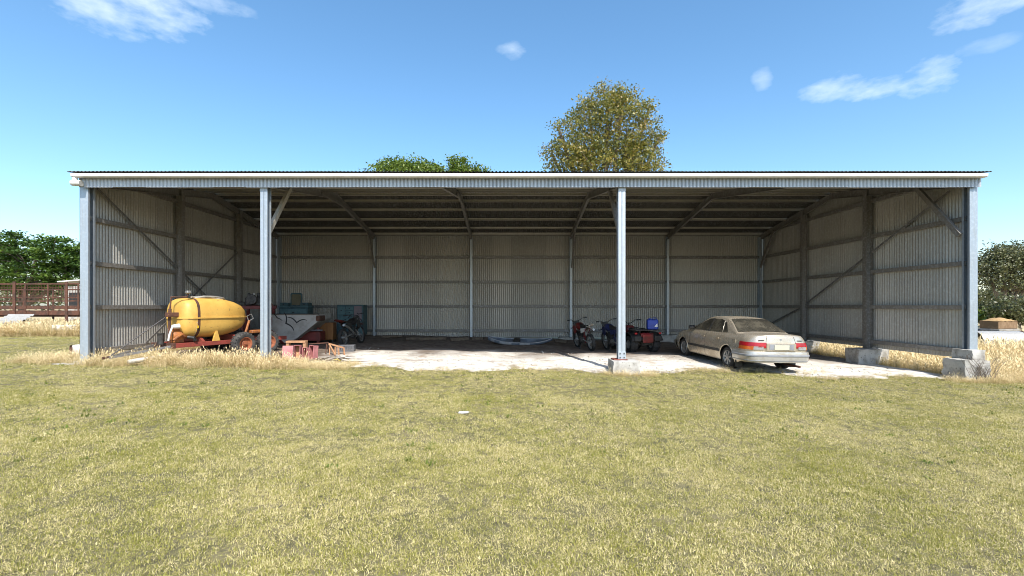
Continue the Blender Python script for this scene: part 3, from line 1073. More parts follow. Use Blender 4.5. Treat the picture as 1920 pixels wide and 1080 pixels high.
    # mud flaps and exhaust
    for sgn in (-1, 1):
        MB().cbox(sgn * 0.76 - 0.10, sgn * 0.76 + 0.10, -1.72, -1.705, 0.10, 0.36, 0.004).build('mud_flap', 'car_dark', car)
    MB().tube([(0.48, -1.8, 0.20), (0.48, -2.40, 0.205)], 0.028, 10).build('exhaust', 'rust', car)

    # wheels
    def wheel(y, sgn):
        w = thing('wheel', '', None)
        del w['label']
        w.parent = car
        w.location = (sgn * 0.755, y, ZW - 0.002)
        rt, ww = 0.303, 0.10
        MB().lathe([(-ww + .01, 0.20), (-ww, 0.225), (-ww, 0.27), (-ww + 0.02, 0.295), (-0.06, rt), (0.06, rt), (ww - 0.02, 0.295), (ww, 0.27), (ww, 0.225), (ww - .01, 0.20)],
                   'x', 32).build('tyre', 'tyre_dark', w, smooth=40)
        so = sgn * (ww - 0.012)
        rim = MB()
        rim.lathe([(so - sgn * 0.10, 0.195), (so, 0.205), (so + sgn * .008, 0.20), (so - sgn * .012, 0.178), (so - sgn * 0.07, 0.17), (so - sgn * 0.075, 0.0)], 'x', 28)
        for k in range(7):
            a = 2 * math.pi * k / 7 + 0.2
            d = Vector((0, math.cos(a), math.sin(a)))
            rim.bar(Vector((so - sgn * 0.012, 0, 0)) + d * 0.03, Vector((so - sgn * 0.012, 0, 0)) + d * 0.19, 0.05, 0.03, up=(1, 0, 0))
        rim.lathe([(so - sgn * .05, 0.06), (so + sgn * 0.006, 0.055), (so + sgn * 0.01, 0.0)], 'x', 14)
        rim.build('rim', 'alloy', w, smooth=35)
    for y in AX:
        for sgn in (-1, 1):
            wheel(y, sgn)
    # head lamps and grille at the nose
    nose = [i for i in range(NSEG) if half[i][1] > 1.9]
    wrap(nose[len(nose) // 2 - 3], nose[len(nose) // 2 + 4], 0.56, 0.68, 0.012, 'head_lamp', 'lamp_clear')
    mbx = MB().cbox(-0.45, 0.45, LH - 0.10, LH + 0.004, 0.57, 0.66, 0.01)
    mbx.build('grille', 'car_dark', car)
    fb = MB()
    rows = []
    for z, o in ((0.24, -.02), (0.24, 0.04), (0.36, 0.055), (0.5, 0.05), (0.53, -0.02)):
        idx = list(range(NSEG - 16, NSEG))
        rows.append([(-pt(i, z, o)[0], *pt(i, z, o)[1:]) for i in idx] + [pt(i, z, o) for i in idx[::-1][1:]])
    fb.grid(rows).build('front_bumper', 'car_paint', car, smooth=50)
    return car


build_car()


# ------------------------------------------------------------------ yellow spray tank trailer
def ag_wheel(parent, x, y, z, r, w, tyre='tyre', rim='rim', lug=True, axis_sign=-1):
    """wheel turning about the local y axis; axis_sign gives the outer face"""
    e = thing('wheel', '', None)
    del e['label']
    e.parent = parent
    e.location = (x, y, z)
    ri = r * 0.55
    MB().lathe([(-w / 2 + .02, ri), (-w / 2, ri + .03), (-w / 2, r * 0.86), (-w / 2 + w * .18, r * 0.975), (-w * .2, r), (w * .2, r), (w / 2 - w * .18, r * 0.975), (w / 2, r * 0.86), (w / 2, ri + .03), (w / 2 - .02, ri)],
               'y', 30).build('tyre', tyre, e, smooth=40)
    if lug:
        lg = MB()
        n = 22
        for k in range(n):
            a = 2 * math.pi * k / n
            d, tn = Vector((math.cos(a), 0, math.sin(a))), Vector((-math.sin(a), 0, math.cos(a)))
            for s in (-1, 1):
                lg.bar(d * (r * 0.995) + tn * (s * 0.012), d * (r * 0.93) + tn * (0.05) + Vector((0, s * w * 0.47, 0)), 0.028, 0.03, up=d)
        lg.build('tread', tyre, e)
    s = axis_sign
    MB().lathe([(s * w * .42, ri + .012), (s * w * .46, ri + .012), (s * w * .43, ri - .015), (s * w * .22, ri - .03), (s * w * .18, ri * .55), (s * w * .30, ri * .42), (s * w * .30, 0.03), (s * w * .45, 0.028), (s * w * .45, 0.0)],
               'y', 24).build('rim', rim, e, smooth=35)
    return e


def build_sprayer():
    ox, oy = -9.39, 12.32
    ang = math.atan2(0.91, 0.42)
    tr = thing('spray_trailer', 'faded yellow fibreglass tank on a red spray trailer inside the shed', 'trailer', (ox, oy, gz(ox, oy)), (0, 0, ang))
    # local x runs backwards along the trailer, local -y is the side seen
    for s in (-1, 1):
        MB().cbox(0.0, 3.5, s * 0.45 - 0.04, s * 0.45 + 0.04, 0.35, 0.47, 0.006).build('chassis_rail', 'red_paint', tr)
    MB().cbox(-0.02, 0.06, -0.50, 0.50, 0.34, 0.475, 0.006).build('cross_member', 'rust', tr)
    for x in (0.9, 1.9, 3.4):
        MB().cbox(x, x + 0.08, -0.41, 0.41, 0.36, 0.46, 0.005).build('cross_member', 'red_paint', tr)
    for s in (-1, 1):
        MB().bar((0.02, s * 0.40, 0.40), (-1.2, 0.03 * s, 0.20), 0.05, 0.06).build('drawbar', 'zinc_rod', tr)
    MB().tube([(-1.15, 0, 0.205), (-1.32, 0, 0.2)], 0.035, 8).build('hitch', 'rust', tr)
    # tank
    prof = [(0.0, 0.0), (0.008, 0.28), (0.035, 0.42), (0.09, 0.50), (0.18, 0.545), (0.36, 0.565), (0.7, 0.57), (1.05, 0.565), (1.3, 0.53), (1.55, 0.47), (1.78, 0.37), (1.93, 0.25), (2.02, 0.12), (2.05, 0.0)]
    n = 36
    rows = []
    for (a, r) in prof:
        row = []
        for k in range(n):
            th = 2 * math.pi * k / n
            e = 0.62
            c, s = math.cos(th), math.sin(th)
            row.append((a + 0.28, math.copysign(abs(c) ** e, c) * r * 0.95, 1.14 + math.copysign(abs(s) ** e, s) * r))
        rows.append(row)
    tank = MB().grid(rows, True).build('tank', 'tank', tr, smooth=55)
    # seam flange round the middle
    rows = []
    for o, dz in ((0.0, -0.018), (0.03, -0.016), (0.03, 0.016), (0.0, 0.018)):
        ring = []
        for s in (1, -1):
            for (a, r) in (prof if s > 0 else prof[::-1]):
                ring.append((a + 0.28 + (o if a > 1.9 else -o if a < 0.02 else 0), s * (r * 0.95 + (o if r > 0.05 else 0)), 1.14 + dz))
        rows.append(ring)
    MB().grid(rows, True).build('seam', 'tank', tank)
    # strap and sight strip
    for a0, wd, mt, nm in ((0.42, 0.075, 'rust', 'strap'), (0.40, 0.045, 'white_paint', 'sight_strip')):
        rows = []
        r = 0.56 if nm == 'strap' else 0.552
        for a in (a0, a0 + wd):
            ring = []
            for k in range(n if nm == 'strap' else 9):
                th = 2 * math.pi * k / n if nm == 'strap' else math.pi + R(4) + k * R(6.5)
                c, s = math.cos(th), math.sin(th)
                rr = r + 0.006
                ring.append((a + 0.28 - 0.1, math.copysign(abs(c) ** 0.62, c) * rr * 0.95, 1.14 + math.copysign(abs(s) ** 0.62, s) * rr))
            rows.append(ring)
        MB().grid(rows, nm == 'strap').build(nm, mt, tank, smooth=50)
    MB().cbox(0.575, 0.628, -0.548, -0.535, 0.86, 0.93, 0.002).build('sticker', 'sticker', tank)
    # saddles
    for x in (0.75, 1.75):
        MB().prism([(-0.5, 0.47), (-0.30, 0.62), (0.30, 0.62), (0.5, 0.47)], x, x + 0.08, 'yz').build('saddle', 'red_paint', tr)
    for x in (1.05,):
        MB().prism([(x, 0.47), (x + 0.2, 0.47), (x + 0.12, 0.76), (x + 0.08, 0.76)], -0.50, -0.44, 'xz').build('tank_bracket', 'tank', tr)
    # filler lid, hose lying on top
    MB().lathe([(1.68, 0.22), (1.735, 0.22), (1.745, 0.19), (1.745, 0.0)], 'z', 22, Matrix.Translation((1.05, 0, 0))).build('lid', 'tank_lid', tank, smooth=35)
    MB().tube([(0.75, -0.16, 1.70), (0.92, -0.26, 1.745), (1.2, -0.28, 1.745), (1.5, -0.24, 1.71), (1.65, -0.1, 1.66), (1.5, 0.12, 1.70), (1.1, 0.2, 1.74), (0.8, 0.1, 1.73)], 0.028, 8).build('hose', 'tank_lid', tr, smooth=60)
    # mast with control bracket at the front
    MB().tube([(0.10, -0.12, 0.46), (0.12, -0.12, 1.40)], 0.04, 8).build('mast', 'rust', tr)
    MB().cbox(0.0, 0.30, -0.22, -0.10, 1.18, 1.30, 0.01).build('control_box', 'rust', tr)
    MB().tube([(0.12, -0.12, 1.38), (0.14, -0.14, 1.72), (0.42, -0.36, 1.72), (0.44, -0.38, 1.86)], 0.022, 7).build('mast_arm', 'rust', tr)
    MB().cbox(0.38, 0.50, -0.44, -0.32, 1.82, 1.90, 0.02).build('nozzle_block', 'alloy', tr)
    # pump
    pm = MB()
    pm.lathe([(0, 0), (0, 0.12), (0.05, 0.15), (0.20, 0.15), (0.24, 0.11), (0.34, 0.10), (0.34, 0)], 'x', 16, Matrix.Translation((0.10, -0.22, 0.66)))
    pm.cbox(0.12, 0.36, -0.34, -0.10, 0.47, 0.60, 0.02)
    for k in range(4):
        pm.tube([(0.14 + 0.05 * k, -0.22, 0.78), (0.14 + 0.05 * k, -0.22, 0.88)], 0.022, 7)
    pm.tube([(0.30, -0.36, 0.70), (0.18, -0.42, 0.66), (0.05, -0.4, 0.56)], 0.035, 8)
    pm.build('pump', 'orange', tr, smooth=35)
    MB().tube([(0.05, -0.34, 0.92), (0.22, -0.36, 0.93)], [0.05, 0.07], 12).build('filter', 'white_paint', tr, smooth=40)
    MB().tube([(0.06, -0.33, 0.90), (-0.02, -0.36, 0.72), (-0.06, -0.38, 0.55)], 0.025, 8).build('hose', 'white_paint', tr, smooth=60)
    MB().tube([(0.4, -0.42, 0.62), (0.5, -0.52, 0.60), (0.55, -0.5, 0.52)], 0.05, 8).build('valve', 'black', tr, smooth=50)
    MB().lathe([(0.40, 0.0), (0.40, 0.075), (0.66, 0.075), (0.68, 0.085), (0.70, 0.085), (0.70, 0)], 'z', 14, Matrix.Translation((-0.16, -0.22, 0.06))).build('jack', 'engine', tr, smooth=35)
    MB().tube([(-0.16, -0.22, 0.45), (-0.16, -0.22, 0.08)], 0.03, 8).build('jack_leg', 'rust', tr)
    # long rod from the hitch to the mast
    MB().tube([(-1.15, 0.02, 0.24), (0.08, -0.10, 1.22)], 0.014, 6).build('rod', 'bolt', tr)
    # rear handle
    MB().tube([(2.02, -0.44, 0.50), (2.22, -0.40, 1.02)], 0.035, 8).build('post', 'orange', tr)
    MB().tube([(2.20, -0.40, 1.0), (2.16, -0.38, 1.16), (2.30, -0.38, 1.22), (2.36, -0.4, 1.08), (2.2, -0.4, 1.0)], 0.014, 6).build('handle', 'alloy', tr)
    MB().cbox(2.25, 2.65, -0.5, -0.3, 0.62, 0.72, 0.02).build('bracket', 'orange', tr)
    # tandem wheels
    for s in (-1, 1):
        MB().cbox(1.68, 2.78, s * 0.56 - 0.03, s * 0.56 + 0.03, 0.30, 0.40, 0.005).build('axle_beam', 'red_paint', tr)
        for x in (1.80, 2.60):
            ag_wheel(tr, x, s * 0.73, 0.345, 0.345, 0.26, axis_sign=s)
    return tr


build_sprayer()

# ------------------------------------------------------------------ junk on the left
# red frame with old engine
ex, ey = at(484, 16.4), 16.4
e = thing('engine_stand', 'grimy old engine mounted on a tall dark red steel frame behind the yellow tank', 'machine', (ex, ey, fz(ex, ey)), (0, 0, R(12)))
for sx in (-0.42, 0.42):
    for sy in (-0.3, 0.3):
        MB().cbox(sx - 0.05, sx + 0.05, sy - 0.05, sy + 0.05, 0, 1.28, 0.008).build('leg', 'dark_red', e)
for sy in (-0.3, 0.3):
    MB().cbox(-0.52, 0.52, sy - 0.06, sy + 0.06, 1.28, 1.40, 0.01).build('rail', 'dark_red', e)
for sx in (-0.42, 0.42):
    MB().bar((sx, -0.27, 0.2), (sx, 0.27, 1.2), 0.04, 0.06).build('brace', 'dark_red', e)
eb = MB().cbox(-0.38, 0.25, -0.22, 0.22, 1.40, 1.70, 0.04)
eb.build('engine_block', 'engine', e, smooth=30)
MB().lathe([(0, 0), (0, 0.17), (0.06, 0.19), (0.12, 0.17), (0.12, 0)], 'y', 18, Matrix.Translation((-0.12, -0.36, 1.62))).build('flywheel', 'engine', e, smooth=35)
for k in range(4):
    MB().lathe([(1.69, 0.055), (1.84, 0.05), (1.86, 0.03), (1.86, 0)], 'z', 10, Matrix.Translation((-0.3 + 0.16 * k, 0.02 * (k % 2), 0))).build('cylinder_head', 'alloy' if k == 1 else 'engine', e, smooth=35)
MB().tube([(0.2, -0.1, 1.66), (0.36, -0.16, 1.78), (0.46, -0.16, 1.5), (0.5, -0.1, 1.42)], 0.03, 7).build('manifold', 'rust', e, smooth=50)
MB().tube([(-0.35, -0.2, 1.5), (-0.6, -0.25, 1.56), (-0.95, -0.3, 1.44)], 0.025, 7).build('shaft', 'engine', e)

# grey hopper with black bird marks
hx, hy = at(549, 16.6), 16.6
h = thing('feed_hopper', 'pale grey tapering hopper with black bird-shaped marks on a dark red undercarriage', 'hopper', (hx, hy, fz(hx, hy)))
g0 = fz(hx, hy)
hop = MB()
front = [(-0.98, 1.10), (0.93, 1.10), (0.95, 0.93), (0.86, 0.80), (0.10, 0.20), (-0.18, 0.06), (-0.34, 0.06), (-0.98, 0.80)]
backp = [(x * 0.96 + 0.02, z) for x, z in front]
nn = len(front)
hop.add([(x, 0, z) for x, z in front] + [(x, 1.2, z) for x, z in backp], [tuple(range(nn)), tuple(range(2 * nn - 1, nn - 1, -1))] + [(i, i + nn, (i + 1) % nn + nn, (i + 1) % nn) for i in range(nn)])
hb = hop.build('hopper_bin', 'hopper', h)
MB().bar((-1.0, -0.02, 1.115), (0.97, -0.02, 1.115), 0.05, 0.035).build('rim_rail', 'black', hb)
for k, (o, mt) in enumerate(((0.06, 'dark_red'), (0.13, 'white_paint'), (0.19, 'dark_red'))):
    MB().bar((-0.98 - 0.0, -0.012, 0.83 - o * 1.2), (-0.30 - o * 0.3, -0.012, 0.03 + 0.0), 0.03, 0.045 if mt == 'dark_red' else 0.02).build('stripe', mt, hb)


def gull(cx, cz, w, rot, bend):
    pts_u, pts_l = [], []
    for k in range(-8, 9):
        f = k / 8
        zz = bend * (1 - abs(f)) ** 1.6 * -1 + bend * 0.35 * math.sin(abs(f) * math.pi)
        th = 0.034 * w / 0.5 * (1 - abs(f)) ** 0.7 + 0.006
        pts_u.append((f * w, zz + th))
        pts_l.append((f * w, zz - th))
    poly = pts_u + pts_l[::-1]
    c, s = math.cos(rot), math.sin(rot)
    return MB().prism([(cx + x * c - z * s, cz + x * s + z * c) for x, z in poly], -0.006, -0.001, 'xz')


gull(-0.14, 0.83, 0.40, R(-62), 0.12).build('bird_mark', 'bird', hb)
gull(0.16, 0.93, 0.36, R(-8), 0.13).build('bird_mark', 'bird', hb)
gull(-0.55, 1.0, 0.22, R(-38), 0.03).build('bird_mark', 'bird', hb)
MB().cbox(0.84, 0.98, -0.02, 0.5, 0.86, 1.06, 0.02).build('bracket', 'rust', h)
MB().cbox(-0.1, 0.85, 0.35, 0.85, 0.10, 0.45, 0.02).build('undercarriage', 'dark_red', h)
MB().cbox(-0.2, 0.95, 0.3, 0.36, 0.48, 0.53, 0.005).build('rail', 'crate', h)
for x in (-0.8, 0.75):
    MB().cbox(x - 0.05, x + 0.05, 0.4, 0.5, 0.0, 0.6, 0.006).build('leg', 'dark_red', h)

# teal dresser with mirror
dx, dy = at(555, 19.6), 19.6
d = thing('dresser', 'old teal dressing table with a tilted mirror between small drawers', 'dresser', (dx, dy, fz(dx, dy)))
MB().cbox(-0.62, 0.62, -0.22, 0.25, 0.12, 1.28, 0.012).build('cabinet', 'teal', d)
for sx in (-0.56, 0.56):
    for sy in (-0.17, 0.2):
        MB().cbox(sx - 0.03, sx + 0.03, sy - 0.03, sy + 0.03, 0, 0.12, 0.005).build('foot', 'teal', d)
MB().cbox(-0.66, 0.66, -0.25, 0.27, 1.28, 1.32, 0.008).build('top', 'teal_light', d)
for sx in (-0.44, 0.44):
    o = MB().cbox(sx - 0.17, sx + 0.17, -0.2, 0.18, 1.32, 1.48, 0.01).build('drawer', 'teal', d)
    MB().cbox(sx - 0.03, sx + 0.03, -0.225, -0.2, 1.39, 1.42, 0.005).build('knob', 'black', o)
mi = MB().prism([(-0.25, 1.34), (0.25, 1.34), (0.25, 1.84), (0.20, 1.90), (-0.20, 1.90), (-0.25, 1.84)], 0.02, 0.06).build('mirror_frame', 'teal', d)
MB().prism([(-0.20, 1.38), (0.20, 1.38), (0.20, 1.80), (0.16, 1.84), (-0.16, 1.84), (-0.20, 1.80)], 0.010, 0.018).build('mirror_glass', 'mirror', mi)
for k in range(3):
    dr = MB().cbox(-0.56, 0.56, -0.245, -0.222, 0.20 + 0.35 * k, 0.51 + 0.35 * k, 0.008).build('drawer', 'teal_light', d)
    MB().cbox(-0.05, 0.05, -0.27, -0.246, 0.34 + 0.35 * k, 0.37 + 0.35 * k, 0.005).build('knob', 'black', dr)

# teal kitchen cabinet
cx_, cy_ = at(656, 20.4), 20.4
k_ = thing('kitchen_cabinet', 'tall pale teal kitchen cabinet with drawers standing against the back wall', 'cabinet', (cx_, cy_, fz(cx_, cy_)), (0, 0, R(-6)))
MB().cbox(-0.62, 0.62, 0, 0.45, 0.08, 1.42, 0.012).build('carcass', 'teal', k_)
MB().cbox(-0.58, 0.58, 0.04, 0.4, 0.0, 0.08, 0.005).build('plinth', 'black', k_)
for (a, b, c, dd, nm, mt) in ((-0.56, -0.22, 0.98, 1.34, 'door', 'teal_light'), (-0.18, 0.16, 1.18, 1.34, 'drawer', 'teal_light'), (-0.18, 0.16, 0.98, 1.14, 'drawer', 'teal_light'),
                              (-0.56, 0.16, 0.55, 0.94, 'door', 'teal_light'), (-0.56, 0.16, 0.12, 0.51, 'door', 'teal'), (0.20, 0.56, 0.70, 1.36, 'door', 'pinkish'), (0.20, 0.56, 0.12, 0.66, 'door', 'teal_light')):
    o = MB().cbox(a, b, -0.02, -0.002, c, dd, 0.006).build(nm, mt, k_)
    MB().cbox((a + b) / 2 - 0.03, (a + b) / 2 + 0.03, -0.04, -0.021, (c + dd) / 2 - 0.02, (c + dd) / 2 + 0.02, 0.005).build('knob', 'black', o)

# orange-brown wooden cabinet
bx_, by_ = at(608, 17.6), 17.6
b_ = thing('wooden_cabinet', 'small orange-brown timber cabinet with a boarded front beside the grey hopper', 'cabinet', (bx_, by_, fz(bx_, by_)), (0, 0, R(4)))
MB().cbox(-0.34, 0.34, 0.0, 0.4, 0.10, 0.76, 0.008).build('carcass', 'timber_orange', b_)
for i in range(6):
    MB().cbox(-0.335 + 0.1125 * i, -0.335 + 0.1125 * i + 0.108, -0.02, -0.002, 0.11, 0.75, 0.004).build('plank', 'timber_orange', b_)
for sx in (-0.3, 0.3):
    for sy in (0.04, 0.36):
        MB().cbox(sx - 0.025, sx + 0.025, sy - 0.025, sy + 0.025, 0, 0.10, 0.004).build('foot', 'black', b_)


# ------------------------------------------------------------------ dirt bikes
def build_bike(label, loc, rz, col, tall=1.0, lean=-9, seat_col='black', fork='alloy', fender=None, cat='motorbike'):
    """local +y is forward"""
    b = thing('dirt_bike', label, cat, loc, (0, R(lean), rz), 'dirt bikes parked in the shed')
    fender = fender or col

    def wheel(y, r, w):
        e = thing('wheel', '', None)
        del e['label']
        e.parent = b
        e.location = (0, y, r)
        MB().lathe([(-w * .4, r - .075), (-w / 2, r - .05), (-w * .42, r - .015), (0, r), (w * .42, r - .015), (w / 2, r - .05), (w * .4, r - .075)], 'x', 28).build('tyre', 'tyre_dark', e, smooth=40)
        lg = MB()
        for k in range(30):
            a = 2 * math.pi * k / 30
            dv = Vector((0, math.cos(a), math.sin(a)))
            for s in (-1, 0, 1) if k % 2 else (-.6, .6):
                p = dv * (r - 0.004 - 0.012 * abs(s)) + Vector((s * w * .36, 0, 0))
                lg.bar(p - dv * 0.01, p + dv * 0.014, 0.022, 0.026, up=(1, 0, 0))
        lg.build('tread', 'tyre_dark', e)
        rm = MB().lathe([(-w * .3, r - .07), (-w * .3, r - .085), (w * .3, r - .085), (w * .3, r - .07)], 'x', 28)
        rm.build('rim', 'alloy', e, smooth=40)
        sp_ = MB()
        for k in range(18):
            a = 2 * math.pi * k / 18
            sp_.tube([(0.03 * (-1) ** k, 0.03 * math.cos(a + .4), 0.03 * math.sin(a + .4)), (0, (r - .08) * math.cos(a), (r - .08) * math.sin(a))], 0.003, 4, False)
        sp_.tube([(-0.09, 0, 0), (0.09, 0, 0)], 0.035, 10)
        sp_.build('spokes', 'alloy', e)
    wheel(-0.68, 0.315, 0.12)
    wheel(0.72, 0.345, 0.09)
    for s in (-1, 1):
        MB().tube([(s * 0.085, 0.72, 0.345), (s * 0.085, 0.60, 0.62)], 0.028, 8).build('fork_leg', fork, b)
        MB().tube([(s * 0.085, 0.61, 0.60), (s * 0.085, 0.46, 0.97)], 0.022, 8).build('fork_tube', 'alloy', b)
        MB().tube([(s * 0.07, -0.68, 0.315), (s * 0.09, -0.18, 0.40)], 0.025, 6).build('swing_arm', 'alloy', b)
    fr = MB()
    fr.tube([(0, 0.46, 0.90), (0, 0.30, 0.55), (0, 0.12, 0.26), (0, -0.16, 0.27), (0, -0.2, 0.5), (0, -0.1, 0.78), (0, 0.46, 0.93)], 0.02, 7)
    for s in (-1, 1):
        fr.tube([(s * 0.06, -0.14, 0.74), (s * 0.09, -0.62, 0.80)], 0.014, 6)
        fr.tube([(s * 0.06, -0.18, 0.48), (s * 0.09, -0.58, 0.78)], 0.014, 6)
    fr.build('frame', col if col != 'black' else 'engine', b)
    en = MB().cbox(-0.13, 0.13, -0.16, 0.20, 0.27, 0.50, 0.03)
    for k in range(6):
        en.cbox(-0.09, 0.09, 0.0, 0.20, 0.50 + 0.035 * k, 0.52 + 0.035 * k, 0.004)
    en.lathe([(-0.17, 0), (-0.17, 0.10), (-0.1, 0.11), (0.1, 0.11), (0.17, 0.10), (0.17, 0)], 'x', 14, Matrix.Translation((0, -0.05, 0.37)))
    en.build('engine', 'engine', b, smooth=30)
    MB().tube([(0.08, 0.2, 0.56), (0.12, 0.30, 0.42), (0.14, 0.05, 0.30), (0.15, -0.2, 0.5), (0.13, -0.5, 0.68), (0.13, -0.80, 0.76)], [0.02, 0.03, 0.03, 0.03, 0.045, 0.045], 9).build('exhaust', 'alloy', b, smooth=50)
    # tank with side shrouds
    rows = []
    for (y, w, z0, z1) in ((0.44, 0.05, 0.84, 0.93), (0.36, 0.13, 0.76, 1.0), (0.18, 0.15, 0.72, 1.0), (0.0, 0.11, 0.74, 0.93), (-0.1, 0.07, 0.78, 0.87)):
        rows.append([(math.copysign(abs(math.cos(a)) ** .7, math.cos(a)) * w, y, (z0 + z1) / 2 + math.copysign(abs(math.sin(a)) ** .8, math.sin(a)) * (z1 - z0) / 2) for a in [2 * math.pi * k / 14 for k in range(14)]])
    tk = MB().grid(rows, True).build('fuel_tank', col, b, smooth=50)
    for s in (-1, 1):
        MB().prism([(0.50, 0.66), (0.46, 0.92), (0.20, 0.90), (0.18, 0.70), (0.34, 0.58)], s * 0.16, s * 0.175, 'yz').build('shroud', col, tk)
        MB().prism([(-0.12, 0.62), (-0.10, 0.80), (-0.52, 0.84), (-0.46, 0.70)], s * 0.10, s * 0.115, 'yz').build('side_panel', 'white_paint' if col == 'red_plastic' else col, b)
    rows = []
    for (y, w, z) in ((0.08, 0.06, 0.95), (-0.1, 0.10, 0.90), (-0.35, 0.12, 0.885), (-0.58, 0.11, 0.91), (-0.70, 0.08, 0.93)):
        rows.append([(-w, y, z - 0.06), (-w, y, z - 0.01), (-w * .6, y, z + 0.015), (0, y, z + 0.02), (w * .6, y, z + 0.015), (w, y, z - 0.01), (w, y, z - 0.06)])
    MB().grid(rows).build('seat', seat_col, b, smooth=50)

    def mud(pts, w, name, mt):
        rows = []
        for (y, z, f) in pts:
            rows.append([(-w * f, y, z - 0.03), (-w * f, y, z - 0.008), (-w * f * .5, y, z), (0, y, z + 0.006), (w * f * .5, y, z), (w * f, y, z - 0.008), (w * f, y, z - 0.03)])
        MB().grid(rows).build(name, mt, b, smooth=50)
    mud([(-0.48, 0.86, .8), (-0.7, 0.91, 1), (-0.9, 0.95, .9), (-1.06, 0.985, .7)], 0.10, 'rear_mudguard', 'white_paint' if col == 'red_plastic' else fender)
    mud([(0.45, 0.80, .6), (0.66, 0.815, .9), (0.9, 0.79, 1), (1.08, 0.72, .7)], 0.085, 'front_mudguard', fender)
    MB().tube([(-0.38, 0.36, 1.13), (-0.22, 0.41, 1.13), (-0.10, 0.46, 1.05), (0.10, 0.46, 1.05), (0.22, 0.41, 1.13), (0.38, 0.36, 1.13)], 0.013, 7).build('handlebar', 'engine', b, smooth=50)
    for s in (-1, 1):
        MB().tube([(s * 0.28, 0.39, 1.13), (s * 0.40, 0.355, 1.13)], 0.021, 8).build('grip', 'black', b)
    MB().prism([(-0.10, 0.84), (0.10, 0.84), (0.13, 1.06), (-0.13, 1.06)], 0.545, 0.575, 'xz').build('number_board', 'black', b)
    MB().tube([(-0.08, -0.05, 0.30), (-0.28, -0.1, 0.02)], 0.011, 6).build('side_stand', 'engine', b)
    return b


def on_floor_early(px, Y):
    x_ = at(px, Y)
    return (x_, Y, fz(x_, Y))


o = MB().tube([(-0.35, 0.1, 0.95), (-0.2, 0.0, 1.08), (0.05, -0.05, 1.05), (0.25, -0.1, 0.85), (0.33, -0.12, 0.5), (0.34, -0.15, 0.2), (0.30, -0.2, 0.02)], 0.018, 8).build('rubber_hose', 'black', smooth=60)
o.location = on_floor_early(668, 17.9)
tag(o, 'black rubber hose arching down in front of the pale teal kitchen cabinet', 'hose')


def on_floor(px, Y):
    x = at(px, Y)
    return (x, Y, fz(x, Y))


build_bike('red and white dirt bike facing the back wall, nearest the kayak', on_floor(1097, 17.0), R(12), 'red_plastic', fork='black')
build_bike('dark blue dirt bike half hidden behind the front post on the square concrete pier', on_floor(1153, 16.4), R(10), 'navy', fender='navy')
build_bike('grimy dark dirt bike parked in front of the pale teal kitchen cabinet', on_floor(662, 16.9), R(-6), 'black', lean=-8, fork='teal_light', fender='dark_red')


